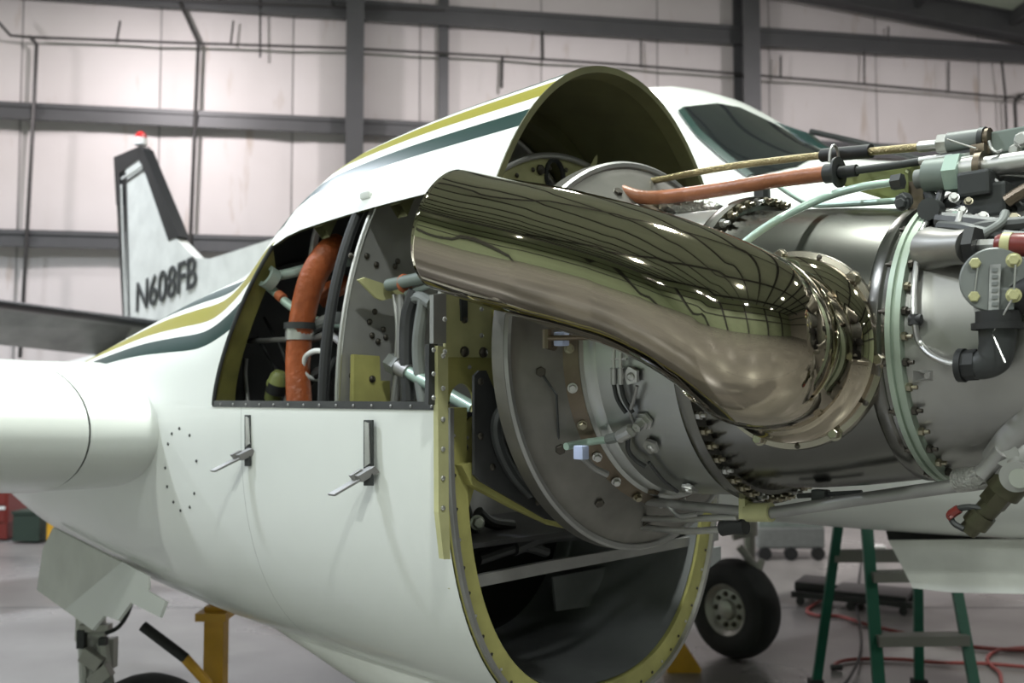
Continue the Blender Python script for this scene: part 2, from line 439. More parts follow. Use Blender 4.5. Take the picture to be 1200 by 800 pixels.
# striped paint: bands in the section angle, which drifts with the station
STR = [(-4.2, 0.0), (-2.2, 0.0), (-1.4, 0.0), (-1.0, 0.0), (-.03, 0.0)]
def stripe_mat(centre, bands, name):
    m = bpy.data.materials.new(name); m.use_nodes = True; nt = m.node_tree; N, L = nt.nodes, nt.links
    b = N['Principled BSDF']; b.inputs['Roughness'].default_value = .36; b.inputs['Specular IOR Level'].default_value = .2
    b.inputs['Coat Weight'].default_value = .0; b.inputs['Coat Roughness'].default_value = .08
    uv = N.new('ShaderNodeUVMap'); uv.uv_map = 'st'; sx = N.new('ShaderNodeSeparateXYZ'); L.new(uv.outputs[0], sx.inputs[0])
    # fold the inboard side over so both flanks carry the same bands
    fold = N.new('ShaderNodeMath'); fold.operation = 'PINGPONG'; fold.inputs[1].default_value = math.pi/2; L.new(sx.outputs[1], fold.inputs[0])
    ctr = N.new('ShaderNodeFloatCurve')
    mr = N.new('ShaderNodeMapRange'); mr.inputs[1].default_value = -3.0; mr.inputs[2].default_value = 0.0; L.new(sx.outputs[0], mr.inputs[0])
    crv = ctr.mapping.curves[0]
    pts = centre
    crv.points[0].location = ((pts[0][0]+3)/3, pts[0][1]/1.6); crv.points[1].location = ((pts[-1][0]+3)/3, pts[-1][1]/1.6)
    for s, t in pts[1:-1]: crv.points.new((s+3)/3, t/1.6)
    ctr.mapping.update(); L.new(mr.outputs[0], ctr.inputs['Value'])
    mul = N.new('ShaderNodeMath'); mul.operation = 'MULTIPLY'; mul.inputs[1].default_value = 1.6; L.new(ctr.outputs[0], mul.inputs[0])
    sub = N.new('ShaderNodeMath'); sub.operation = 'SUBTRACT'; L.new(fold.outputs[0], sub.inputs[0]); L.new(mul.outputs[0], sub.inputs[1])
    # width factor shrinks a little going aft
    rmp = N.new('ShaderNodeMapRange'); rmp.inputs[1].default_value = -.5; rmp.inputs[2].default_value = .5; L.new(sub.outputs[0], rmp.inputs[0])
    cr = N.new('ShaderNodeValToRGB'); cr.color_ramp.interpolation = 'CONSTANT'
    wcol, dcol, ocol = (.74, .755, .725, 1), (.010, .035, .030, 1), (.26, .235, .04, 1)
    e = cr.color_ramp.elements
    stops = [(-.5, wcol)]+[(a, {'w': wcol, 'd': dcol, 'o': ocol}[c]) for a, c in bands]
    e[0].position = 0; e[0].color = stops[0][1]; e[1].position = stops[1][0]+.5; e[1].color = stops[1][1]
    for a, c in stops[2:]:
        q = e.new(a+.5); q.color = c
    L.new(rmp.outputs[0], cr.inputs[0]); L.new(cr.outputs[0], b.inputs['Base Color'])
    return m
# bands measured from the middle of the olive one, in radians of section angle
striped = stripe_mat([(-3.0, 1.10), (-1.5, 1.10), (-.03, 1.08)], [(-.235, 'd'), (-.145, 'w'), (-.07, 'o'), (.055, 'w'), (.125, 'd'), (.23, 'w')], 'cowl_paint_with_stripes')
striped_aft = stripe_mat([(-3.0, .66), (-1.5, .66), (-.9, .60), (-.03, .60)], [(-.28, 'd'), (-.165, 'w'), (-.085, 'o'), (.07, 'w'), (.15, 'd'), (.32, 'w')], 'nacelle_paint_with_stripes')
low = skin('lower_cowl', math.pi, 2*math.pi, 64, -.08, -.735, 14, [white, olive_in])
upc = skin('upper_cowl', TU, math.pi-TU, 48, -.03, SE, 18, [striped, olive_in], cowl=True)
def aft0(t): return s_edge(t) if (t <= TU or t >= math.pi-TU) else SE
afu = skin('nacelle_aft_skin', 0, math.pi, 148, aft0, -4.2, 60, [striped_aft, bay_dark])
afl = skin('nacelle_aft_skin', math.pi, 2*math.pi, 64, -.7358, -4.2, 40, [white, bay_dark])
# upper cowl front rim
rim = []
nk = 40
v, f = [], []
for k in range(nk+1):
    t = tu(-.03)+(math.pi-2*tu(-.03))*k/nk
    for s, off in ((-.028, -.001), (-.028, .012), (-.06, .016), (-.06, .006)): v.append(NP(s, t, off))
for k in range(nk):
    for a in range(4): f.append((k*4+a, k*4+(a+1) % 4, (k+1)*4+(a+1) % 4, (k+1)*4+a))
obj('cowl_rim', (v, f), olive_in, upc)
for s in (-.30, -.56):
    v, f = [], []
    for k in range(nk+1):
        t = tu(s)+(math.pi-2*tu(s))*k/nk
        for ds, off in ((0, .006), (0, .035), (-.03, .035), (-.03, .006)): v.append(NP(s+ds, t, off))
    for k in range(nk):
        for a in range(4): f.append((k*4+a, k*4+(a+1) % 4, (k+1)*4+(a+1) % 4, (k+1)*4+a))
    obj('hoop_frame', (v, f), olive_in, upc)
# small drain fairing on the cowl flank
ap_ = on_o(432, 231, .312)
obj('drain_fairing', box(ap_, EF*.016, EO*.012+EZ*.004, EZ*.007), white, upc, bevel=.004)
# front U frame of the lower cowl: outer flange + web
def ring(s, t0, t1, n, off0, off1, ds):
    v, f = [], []
    for k in range(n+1):
        t = t0+(t1-t0)*k/n
        for q, off in ((s, off0), (s, off1), (s-ds, off1), (s-ds, off0)): v.append(NP(q, t, off))
    for k in range(n):
        for a in range(4): f.append((k*4+a, k*4+(a+1) % 4, (k+1)*4+(a+1) % 4, (k+1)*4+a))
    f.append((0, 1, 2, 3)); f.append((n*4, n*4+3, n*4+2, n*4+1))
    return v, f
ff = obj('front_frame', ring(-.078, math.pi, 2*math.pi, 72, .004, .052, .004), olive, AP)
obj('frame_lip', ring(-.068, math.pi, 2*math.pi, 72, .0055, .014, .02), alu_dull, ff)
obj('frame_flange', ring(-.08, math.pi, 2*math.pi, 72, .048, .052, .05), olive, ff)
for k in range(34):
    t = math.pi*(1+(k+.5)/34)
    bolt('rivet', bolt_d if k % 3 else alu, NP(-.077, t, .022), EF, .006, ff, 'rivet')
# bay: aft frame web, aft bulkhead, firewall with its seal
v, f = [], []
for k in range(25):
    t = TU*k/24; dd = .072-.03*k/24
    for off, ds in ((.006, 0), (dd, -.03), (dd, -.05), (.006, -.02)): v.append(NP(s_edge(t)-.004+ds, t, off))
for k in range(24):
    for a in range(4): f.append((k*4+a, k*4+(a+1) % 4, (k+1)*4+(a+1) % 4, (k+1)*4+a))
abf = obj('aft_bay_frame', (v, f), mat('olive_frame', (.27, .255, .07), .5, noise=.4, nscale=14), AP)
obj('bay_edge_seal', tube([NP(s_edge(TU*k/24)+.002, TU*k/24, -.0005) for k in range(25)], .0045, 8, smooth=False), charcoal, abf)
def secplate(s, off, t0, t1, n, th, extra=()):
    pts = [NP(s, t0+(t1-t0)*k/n, off) for k in range(n+1)]+list(extra); return plate(pts, th, EF)
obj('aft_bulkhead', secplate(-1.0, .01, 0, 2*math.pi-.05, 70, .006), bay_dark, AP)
FWS = -.415
fw = obj('firewall', secplate(FWS, .022, -.0, math.pi, 60, .006, [P(FWS, -.37, -.3), P(FWS, .37, -.3)]), firegrey, AP)
v, f = [], []
obj('firewall_edge', tube([NP(FWS+.004, math.pi*k/50, .021) for k in range(51)], .0055, 8, smooth=False), alu, fw)
obj('firewall_seal', tube([NP(FWS-.03, math.pi*k/50, .012) for k in range(51)], .011, 10, smooth=False), rubber, fw)
for px, py in ((463, 312), (441, 310), (449, 386), (439, 365), (443, 400), (433, 377), (436, 393), (452, 395), (466, 306), (412, 440), (411, 300), (430, 300)):
    bolt('rivet', bolt_d, on_s(px, py, FWS+.001), EF, .013, fw, 'rivet')
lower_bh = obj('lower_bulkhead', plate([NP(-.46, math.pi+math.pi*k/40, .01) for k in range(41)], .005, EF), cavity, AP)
# floor of the bay opening: sill
obj('bay_sill', box(P(-.47, .35, -.030), EF*.38, EO*.03, EZ*.004), darkgrey, AP, smooth=False)
v, f = [], []
for k in range(31):
    q = -.86+.78*k/30; p = NP(q, 0, -.0025)
    v += [p+EZ*.010, p-EZ*.004, p-EZ*.004-EO*.004, p+EZ*.010-EO*.02]
for k in range(30):
    for a in range(4): f.append((k*4+a, k*4+(a+1) % 4, (k+1)*4+(a+1) % 4, (k+1)*4+a))
sill = obj('sill_strip', (v, f), darkgrey, AP, smooth=False)
for k in range(14):
    bolt('rivet', alu_dull, NP(-.82+.055*k, 0, -.003)+EZ*.002, EO, .006, sill, 'rivet')

# stiffening bracket and yellow angle on the firewall
obj('support_gusset', plate([on_s(x, y, FWS+.05) for x, y in ((420, 328), (428, 325), (452, 333), (474, 338), (474, 346), (448, 352), (441, 349))], .004, EF-EO*.6), olive_l, AP, smooth=False)
obj('firewall_pad', plate([on_s(x, y, FWS+.02) for x, y in ((415, 415), (445, 417), (446, 446), (457, 446), (457, 473), (414, 472))], .012, EF), olive, fw, smooth=False)
bolt('rivet', bolt_d, on_s(436, 444, FWS+.021), EF, .015, fw, 'rivet')
strut = obj('support_tube', seg(on_s(455, 334, FWS+.06), on_o(530, 318, .30), .012, 14), ggrey, AP)
obj('tube_clamp', tube(circle(on_s(474, 332, FWS+.1), EO, EZ, .014, 14)+[on_s(474, 332, FWS+.1)+EO*.014], .005, 8, smooth=False), redwire, strut)
obj('support_tube', seg(on_o(476, 344, .30), on_o(506, 334, .30), .006, 10), ggrey, AP)
# bundle of lines between firewall and post
for pts, r, m in (([(470, 345), (470, 380), (468, 420), (462, 470)], .008, alu_dull), ([(487, 340), (478, 370), (476, 410), (478, 470)], .014, darkgrey), ([(497, 350), (490, 400), (492, 440), (497, 475)], .012, pgrey), ([(462, 345), (466, 385), (464, 430)], .005, alu), ([(480, 352), (492, 348), (506, 356)], .012, pgrey)):
    obj('engine_bay_line', tube([on_o(x, y, .30) for x, y in pts], r, 10), m, AP)
h = obj('green_hose', seg(on_o(470, 431, .30), on_o(556, 479, .30), .0125, 16), mint, AP)
obj('hose_fitting', seg(on_o(466, 429, .30), on_o(480, 437, .30), .017, 12), alu_dull, h)
obj('hose_fitting', join(seg(on_o(458, 424, .30), on_o(468, 430, .30), .02, 6), seg(on_o(464, 418, .30), on_o(466, 436, .30), .007, 8)), pgrey, h)
# orange ducts and plumbing in the bay
od = obj('orange_duct', tube([on_o(397, 286, .24), on_o(385, 296, .27), on_o(369, 320, .29), on_o(359, 350, .30), on_o(352, 390, .30), on_o(349, 430, .30), on_o(351, 478, .30)], [.026, .030, .030, .029, .028, .027, .028], 18), orange, AP)
c = on_o(351, 392, .30)
obj('duct_clamp', lathe([(-.012, .0300), (.012, .0300), (.012, .0312), (-.012, .0312)], c, EZ, 24, True), alu, od)
obj('duct_clamp', lathe([(-.007, .031), (.007, .031), (.007, .036), (-.007, .036)], on_o(352, 382, .30), EZ, 24, True), charcoal, od)
obj('orange_duct', tube([on_o(372, 352, .24), on_o(385, 342, .22), on_o(405, 332, .17)], .022, 16), orange, AP)
gp = obj('green_pipe', tube([on_o(306, 330, .31), on_o(322, 342, .31), on_o(340, 358, .30), on_o(372, 376, .27), on_o(400, 382, .22)], .010, 12), mint, AP)
obj('pipe_collar', seg(on_o(326, 345, .31), on_o(332, 350, .308), .0115, 12), redwire, gp)
obj('engine_mount_arm', join(tube([on_o(308, 326, .31), on_o(340, 320, .29), on_o(370, 312, .25), on_o(410, 306, .20)], .012, 12), lathe([(-.012, .016), (.012, .016), (.012, .026), (-.012, .026)], on_o(316, 326, .325), EO+EZ*.5, 24, True)), mat('sage_enamel', (.33, .40, .36), .4, noise=.2, nscale=20), AP)
obj('push_pull_rod', tube([on_o(288, 400, .29), on_o(345, 397, .30)], .006, 10, smooth=False), alu_dull, AP)
ac = obj('olive_actuator', lathe([(-.04, .001), (-.04, .012), (-.03, .019), (0, .021), (.004, .023), (.012, .023), (.016, .021), (.03, .019), (.04, .012), (.042, .001)], on_o(323, 454, .30), EZ+EF*.5, 20), oliveplate, AP)
obj('actuator_cap', lathe([(-.012, .023), (.012, .023)], on_o(323, 454, .30)+EF*.004, EZ+EF*.5, 20), rubber, ac)
obj('white_hose_loop', tube([on_o(384, 413, .29), on_o(370, 411, .30), on_o(359, 417, .30), on_o(355, 429, .30), on_o(360, 441, .29), on_o(372, 444, .26)], .006, 10), plastic_w, AP)
for pts, r, m in (([(362, 400), (385, 392), (400, 402)], .008, alu_dull), ([(302, 395), (322, 430), (333, 450)], .004, rubber), ([(378, 470), (386, 440), (394, 420)], .008, charcoal), ([(360, 450), (372, 436), (388, 434)], .011, darkgrey), ([(310, 372), (330, 410), (345, 450)], .004, rubber), ([(372, 268), (369, 280), (366, 300)], .009, alu_dull), ([(366, 385), (380, 376), (398, 372)], .013, pgrey), ([(290, 470), (287, 440), (288, 420)], .006, alu_dull), ([(338, 470), (342, 460), (347, 452)], .012, plastic_w)):
    obj('engine_bay_line', tube([on_o(x, y, .27) for x, y in pts], r, 10), m, AP)
# upper bulkhead seen under the cowl arch, with a hole
UBS = -.17
cz = P(UBS, 0, .16)
arch = [cz+EO*(.335*math.cos(math.pi*k/40))+EZ*(.33*math.sin(math.pi*k/40)) for k in range(41)]
hole = circle(on_s(650, 207, UBS), EO, EZ, .026, 20, .034)
ub = obj('upper_bulkhead', plate(arch, .005, EF, [hole]), olive_l, AP)
obj('bulkhead_rim', tube([p+EF*.004 for p in arch], .0065, 8, smooth=False), alu_dull, ub)
obj('bulkhead_grommet', tube(hole+hole[:1], .005, 8, smooth=False), rubber, ub)
for k in range(4, 38, 2):
    a = math.pi*k/40
    bolt('rivet', bolt_d, cz+EO*(.31*math.cos(a))+EZ*(.305*math.sin(a))+EF*.001, EF, .010, ub, 'rivet')
obj('bulkhead_stiffener', plate([on_s(x, y, UBS+.015) for x, y in ((688, 202), (697, 184), (700, 181), (700, 190), (694, 204))], .004, EF+EO), olive_l, ub, smooth=False)
bolt('rivet', bolt_d, on_s(633, 199, UBS+.001), EF, .022, ub, 'rivet')
# olive post at the front outboard corner and its angles
PS = -.10
post = obj('olive_post', plate([on_s(x, y, PS) for x, y in ((522, 330), (579, 330), (579, 455), (566, 458), (563, 545), (541, 626), (541, 690), (527, 690), (521, 480))], .005, EF, [circle(on_s(541, 472, PS), EO, EZ, .028, 22, .034)]), olive, AP, smooth=False)
obj('post_cover_plate', plate([on_s(x, y, PS+.008) for x, y in ((522, 335), (576, 337), (576, 419), (522, 418))], .006, EF), olive_l, post, smooth=False)
obj('post_flange', plate([on_s(x, y, -.062) for x, y in ((513, 405), (525, 407), (526, 600), (528, 655), (520, 655), (514, 600))], .012, EF), olive_l, post, smooth=False)
obj('corner_angle', plate([on_s(x, y, -.07) for x, y in ((503, 403), (513, 403), (513, 474), (502, 474))], .01, EF), darkgrey, post, smooth=False)
obj('corner_angle', plate([on_s(x, y, -.085) for x, y in ((508, 345), (523, 343), (523, 402), (508, 402))], .01, EF), alu_dull, post, smooth=False)
for px, py, sz in ((544, 374, .013), (544, 412, .017), (566, 413, .017), (521, 374, .008), (521, 412, .008), (564, 393, .008), (564, 362, .008), (536, 516, .014), (544, 524, .014), (538, 526, .014), (550, 430, .007), (530, 516, .006), (547, 513, .006), (533, 549, .007), (533, 567, .007), (532, 597, .013), (519, 417, .008), (519, 455, .008), (519, 491, .008), (519, 526, .008), (519, 560, .008), (519, 595, .008), (508, 410, .007), (508, 438, .007), (508, 466, .007)):
    bolt('rivet', bolt_d if sz > .009 else alu, on_s(px, py, (PS+.009 if 526 < px and py < 420 else (-.061 if px < 522 else PS+.001))), EF, sz*1.15, post, 'rivet')
obj('strap', plate([on_s(x, y, PS+.013) for x, y in ((540, 346), (548, 346), (548, 376), (541, 376))], .004, EF), charcoal, post, smooth=False)
# engine mount side plate and slanting channel
mp = obj('mount_side_plate', plate([on_s(x, y, -.045) for x, y in ((556, 440), (562, 434), (570, 434), (606, 520), (640, 570), (684, 618), (640, 608), (562, 563), (556, 556))], .006, EF), darkgrey, AP, smooth=False)
obj('mount_ring', tube([on_s(x, y, -.035) for x, y in ((596, 478), (585, 486), (582, 505), (588, 530), (602, 556), (622, 578))], .011, 10), charcoal, mp)
for px, py in ((563, 447), (563, 511), (577, 547), (600, 560), (630, 588)): bolt('rivet', bolt_d, on_s(px, py, -.044), EF, .013, mp, 'rivet')
obj('olive_channel', plate([on_s(x, y, -.06) for x, y in ((541, 545), (552, 542), (562, 556), (610, 583), (650, 603), (700, 618), (700, 626), (650, 616), (606, 596), (553, 568))], .02, EF), olive, AP, smooth=False)
# lower intake duct
v, f = [], []
NS, NTT = 10, 48
for i in range(NS+1):
    s = -.085-.52*i/NS; k = 1-.12*i/NS
    for j in range(NTT+1):
        t = math.pi+.42+(math.pi-.84)*j/NTT
        o, z = sec(-.085, t, .055); v.append(P(s, o*k, -.3+(z+.3)*k))
for i in range(NS):
    for j in range(NTT): f.append((i*(NTT+1)+j, i*(NTT+1)+j+1, (i+1)*(NTT+1)+j+1, (i+1)*(NTT+1)+j))
intake_m = mat('grey_duct_liner', (.26, .265, .27), .42, .2, noise=.35, nscale=6, rvar=.1)
idt = obj('intake_duct', (v, f), intake_m, AP)
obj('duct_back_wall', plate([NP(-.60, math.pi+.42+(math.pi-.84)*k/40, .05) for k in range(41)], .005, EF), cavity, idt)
obj('duct_divider', plate([on_s(x, y, -.30) for x, y in ((648, 676), (760, 655), (845, 640), (845, 655), (800, 690), (735, 704), (652, 716))], .006, EF), intake_m, idt, smooth=False)
shelf = obj('shelf_bar', plate([on_s(x, y, -.10) for x, y in ((541, 678), (640, 658), (742, 641), (842, 623), (842, 633), (745, 652), (640, 672), (541, 692))], .012, EF), alu_dull, AP, smooth=False)
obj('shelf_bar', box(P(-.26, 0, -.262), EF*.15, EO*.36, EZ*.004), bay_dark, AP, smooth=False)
for pts, r in (([(560, 600), (575, 612), (600, 616)], .012), ([(545, 590), (552, 612), (560, 640)], .009), ([(600, 640), (640, 625), (700, 620)], .02), ([(560, 655), (610, 640), (640, 646)], .012)):
    obj('cavity_line', tube([on_s(x, y, -.22) for x, y in pts], r, 10), darkgrey, AP)
bolt('hex', alu, on_s(559, 612, -.2), EF+EO*.5, .02, AP, 'drain_fitting')
# lower fairing under the nacelle
v, f = [], []
NI, NJ = 24, 20
for i in range(NI+1):
    s = -.12-1.05*i/NI; k = math.sin(min(1, (1-i/NI)*1.1)*math.pi/2)
    for j in range(NJ+1):
        a = math.pi*j/NJ; zb = interp(NB, s)
        v.append(P(s, .21*math.cos(a), zb+.07-(.205*k)*math.sin(a)**.75))
for i in range(NI):
    for j in range(NJ): f.append((i*(NJ+1)+j, i*(NJ+1)+j+1, (i+1)*(NJ+1)+j+1, (i+1)*(NJ+1)+j))
obj('oil_cooler_fairing', (v, f), white2, AP)
# cowl latches
def latch(x, y0, y1, hx, hy, wpx):
    o_ = .417
    slot = obj('latch_slot', plate([on_o(a, b, o_) for a, b in ((x-wpx/2, y0), (x+wpx/2, y0), (x+wpx/2, y1), (x-wpx/2, y1))], .004, EO), charcoal, low, smooth=False)
    a = on_o(x, y1-14, o_); b = on_o(hx, hy, .46)
    d = (b-a); n = d.normalized(); up = n.cross(EF).normalized()
    obj('latch_handle', join(box((a+b)/2, d/2, EF*.010, up*.0025), box(a+d*.28+EZ*.008, n*.012, EF*.004, up*.008), box(a+EO*.004, n*.018, EF*.009, up*.008)), alu_dull, low, smooth=False, bevel=.001)
    obj('latch_link', plate([on_o(a, b, o_+.003) for a, b in ((x-wpx/2+1, y0+2), (x+1, y0+4), (x+2, y1-26), (x-wpx/2+1, y1-22))], .003, EO), alu, low, smooth=False)
latch(289.5, 486, 546, 249, 552, 6); latch(431, 492, 569, 388, 580, 10)
# screws and seams on the nacelle flank
def flank(px, py):
    lo, hi = .2, .45
    best = None
    for k in range(60):
        o = .30+.15*k/59; s, oo, z = loc(on_o(px, py, o)); t = math.atan2(z-interp(NM, s), o)
        w = 0
        # compare with the section at that height
        zz = z-interp(NM, s); zr = (interp(NT, s)-interp(NM, s)) if zz > 0 else (interp(NM, s)-interp(NB, s)); kk = 2.06 if zz > 0 else NLO
        w = interp(NW, s)*max(0, 1-(min(1, abs(zz)/zr))**kk)**(1/kk)
        e = abs(w-o)
        if best is None or e < best[0]: best = (e, P(s, w, z))
    return best[1]
for px, py in ((210, 502), (222, 510), (230, 540), (228, 578), (222, 594), (212, 598), (203, 588), (196, 570), (194, 548), (197, 520), (202, 508), (148, 454), (171, 455), (116, 485), (118, 512), (143, 512), (170, 515), (30, 465)):
    if px > 180: bolt('rivet', charcoal, flank(px, py), EO, .008, afl, 'screw')
# wing
def airfoil(n=40):
    up, dn = [], []
    for k in range(n+1):
        x = (1-math.cos(math.pi*k/n))/2
        th = 5*(.2969*math.sqrt(x)-.126*x-.3516*x*x+.2843*x**3-.1015*x**4)
        up.append((x, th)); dn.append((x, -th*1.05))
    return up[::-1]+dn[1:]
AF = airfoil()
def wingloft(name, stations, m, parent=AP, n=AF, cap=True):
    v, f = [], []
    for (o, sle, z, chord, t) in stations:
        for x, y in n: v.append(P(sle-chord*x, o, z+y*t*chord+.03*math.sin(math.pi*x)*chord*.3))
    k = len(n)
    for i in range(len(stations)-1):
        for j in range(k-1): f.append((i*k+j, i*k+j+1, (i+1)*k+j+1, (i+1)*k+j))
    if cap: f.append(tuple(range(k))); f.append(tuple(range((len(stations)-1)*k, len(stations)*k)))
    return obj(name, (v, f), m, parent)
wg = wingloft('wing', [(.2, -1.14, -.085, 2.0, .172), (.575, -1.14, -.085, 2.0, .172)], white, cap=False)
wg2 = wingloft('wing', [(.580, -1.138, -.085, 2.0, .174), (2.2, -1.2, -.02, 1.75, .165)], white)
for px, py in ((116, 488), (116, 515), (145, 452), (170, 455), (142, 513), (168, 516)): 
    p = on_o(px, py, .5); s, o, z = loc(p)
inb = wingloft('wing_center_section', [(-.3, -1.14, -.085, 2.0, .172), (-1.5, -1.14, -.11, 2.1, .172)], white)
# far wing with the other nacelle, mostly hidden
wingloft('wing', [(-2.6, -1.14, -.11, 2.1, .172), (-6.6, -1.2, .12, 1.7, .16)], white)
# fuselage
FO = -2.05
FT = [(-9.0, .30), (-7.5, .40), (-6, .56), (-4.7, .82), (-3.2, 1.20), (-2.2, 1.31), (-1.42, 1.345), (-1.15, 1.27), (-.977, 1.16), (-.77, 1.0), (-.6, .905), (-.3, .83), (.3, .72), (.9, .55), (1.6, .28), (2.0, .02)]
FB = [(-9.0, .2), (-7.5, .05), (-6, -.15), (-4.5, -.38), (-3.2, -.47), (-1, -.485), (.3, -.45), (1.0, -.38), (1.6, -.25), (2.0, -.02)]
FWD = [(-9.0, .06), (-7.5, .22), (-6, .42), (-4.5, .62), (-3.2, .70), (-1.4, .70), (-.8, .66), (0, .56), (.9, .42), (1.6, .22), (2.0, .02)]
def fus(s, t):
    zt, zb, w = interp(FT, s), interp(FB, s), interp(FWD, s)
    zm = zb+(zt-zb)*.46; c, sn = math.cos(t), math.sin(t); k = 2.35
    z = zm+((zt-zm) if sn > 0 else (zm-zb))*math.copysign(abs(sn)**(2/k), sn)
    return P(s, FO+w*math.copysign(abs(c)**(2/k), c), z)
v, f = [], []
SS = [-9+11*i/110 for i in range(111)]
NF = 64
for s in SS:
    for k in range(NF): v.append(fus(s, 2*math.pi*k/NF))
for i in range(110):
    for k in range(NF): f.append((i*NF+k, i*NF+(k+1) % NF, (i+1)*NF+(k+1) % NF, (i+1)*NF+k))
fu = obj('fuselage', (v, f), white, AP)
# windscreen glass and trim: outlines laid on the fuselage surface, lifted a few millimetres
def fus_in(p):
    s, o, z = loc(p); zt, zb, w = interp(FT, s), interp(FB, s), interp(FWD, s); zm = zb+(zt-zb)*.46
    h = (zt-zm) if z > zm else (zm-zb); k = 2.35
    return (abs(o-FO)/w)**k+(abs(z-zm)/h)**k < 1
def fus_hit(px, py):
    q = ray(px, py)
    for i in range(500):
        d = 2.4+i*.01
        if fus_in(CAM+q*d):
            a, b = d-.01, d
            for _ in range(12):
                m = (a+b)/2
                if fus_in(CAM+q*m): b = m
                else: a = m
            return CAM+q*a
    return None
def fuspatch(name, top_e, bot_e, m, lift, n=16, parent=None):
    """strip between two pixel polylines of equal length, resampled"""
    def samp(e, u):
        k = u*(len(e)-1); i = min(int(k), len(e)-2); t = k-i
        return e[i][0]+(e[i+1][0]-e[i][0])*t, e[i][1]+(e[i+1][1]-e[i][1])*t
    v, f = [], []
    for i in range(n+1):
        a, b = samp(top_e, i/n), samp(bot_e, i/n)
        for j in range(n+1):
            x, y = a[0]+(b[0]-a[0])*j/n, a[1]+(b[1]-a[1])*j/n
            p = None
            for k in range(30):
                p = fus_hit(x, y+k)
                if p is not None: break
            s, o, z = loc(p); out = (EO*(o-FO)+EZ*(z-.35)).normalized()
            v.append(p+out*lift)
    for i in range(n):
        for j in range(n): f.append((i*(n+1)+j, i*(n+1)+j+1, (i+1)*(n+1)+j+1, (i+1)*(n+1)+j))
    o = obj(name, (v, f), m, parent or fu); return o
fuspatch('windshield', [(801, 127), (841, 123), (868, 128), (908, 147), (964, 179)], [(801, 129), (822, 156), (852, 182), (885, 207), (935, 196)], glass, .008)
fuspatch('windshield_trim', [(801, 128), (822, 155), (852, 181), (884, 206)], [(795, 132), (816, 160), (845, 186), (876, 209)], dark_green, .010)
obj('windshield_post', plate([on_o(x, y, FO) for x, y in ((904, 141), (945, 155), (958, 166), (1001, 189), (990, 191), (955, 180), (930, 163))], .05, EO), dark_green, fu, smooth=False)
obj('wiper_arm', tube([on_o(950, 154, FO), on_o(1020, 170, FO), on_o(1085, 188, FO)], .011, 8), black, fu)
# --- tail: fin, rudder, lettering, beacon, stabiliser
def fin_pt(px, py, do=0.0): return on_o(px, py, FO+do)
fin = obj('fin', plate([fin_pt(x, y, .04) for x, y in ((147, 190), (163, 176), (206, 279), (228, 302), (246, 303), (275, 294), (325, 278), (325, 345), (262, 400), (148, 400))], .08, EO), white2, AP, smooth=False)
rud = obj('rudder', plate([fin_pt(x, y, .035) for x, y in ((134, 186), (147, 190), (150, 400), (145, 400))], .07, EO), black, AP, smooth=False)
obj('fin_boot', plate([fin_pt(x, y, .046) for x, y in ((162, 172), (167, 174), (209, 277), (197, 282), (171, 206), (160, 182))], .092, EO), boot, fin, smooth=False)
obj('fin_cap', plate([fin_pt(x, y, .046) for x, y in ((133, 184), (164, 171), (166, 184), (148, 197), (140, 203), (143, 240), (136, 240))], .092, EO), boot, fin, smooth=False)
for (x0, y0, x1, y1) in ((141, 216, 146, 372), (146, 203, 150, 372)):
    obj('fin_pinstripe', plate([fin_pt(x, y, .048) for x, y in ((x0, y0), (x0+1.6, y0), (x1+1.6, y1), (x1, y1))], .002, EO), white2 if x0 < 145 else black, fin, smooth=False)
for (x0, y0, x1, y1) in ((142, 208, 166, 192), (145, 213, 168, 197)):
    obj('fin_pinstripe', plate([fin_pt(x, y, .048) for x, y in ((x0, y0), (x1, y1), (x1, y1+2.5), (x0, y0+2.5))], .002, EO), white2 if x0 < 144 else black, fin, smooth=False)
bc = fin_pt(165, 170)
be = obj('beacon', lathe([(0, .001), (0, .055), (.06, .05), (.06, .001)], bc, EZ, 20), plastic_w, fin)
obj('beacon', lathe([(.055, .05), (.09, .045), (.115, .02), (.118, .001)], bc, EZ, 20), beacon_m, fin, label='red beacon lens on a white base')
# registration
a, b = fin_pt(158, 366, .052), fin_pt(228, 336, .052); h0 = fin_pt(159, 331, .052)
fc = bpy.data.curves.new('registration_letters', 'FONT'); fc.body = 'N608FB'; fc.offset = .005; fc.extrude = .004
fo = bpy.data.objects.new('registration_letters', fc); COL.objects.link(fo); fo.parent = fin
fc.materials.append(charcoal); bpy.context.view_layer.update()
tw = fo.dimensions.x; thh = fo.dimensions.y
xv = (b-a); yv = (h0-a)
zv = EO
M = Matrix(((xv.x/tw, yv.x/thh, zv.x, a.x), (xv.y/tw, yv.y/thh, zv.y, a.y), (xv.z/tw, yv.z/thh, zv.z, a.z), (0, 0, 0, 1)))
me = bpy.data.meshes.new_from_object(fo.evaluated_get(bpy.context.evaluated_depsgraph_get()))
bpy.data.objects.remove(fo)
me.transform(Matrix.Translation(-rootloc(fin)) @ M)
lo = bpy.data.objects.new('registration_letters', me); COL.objects.link(lo); lo.parent = fin; lo['label'] = 'charcoal registration letters N608FB'
if not me.materials: me.materials.append(charcoal)
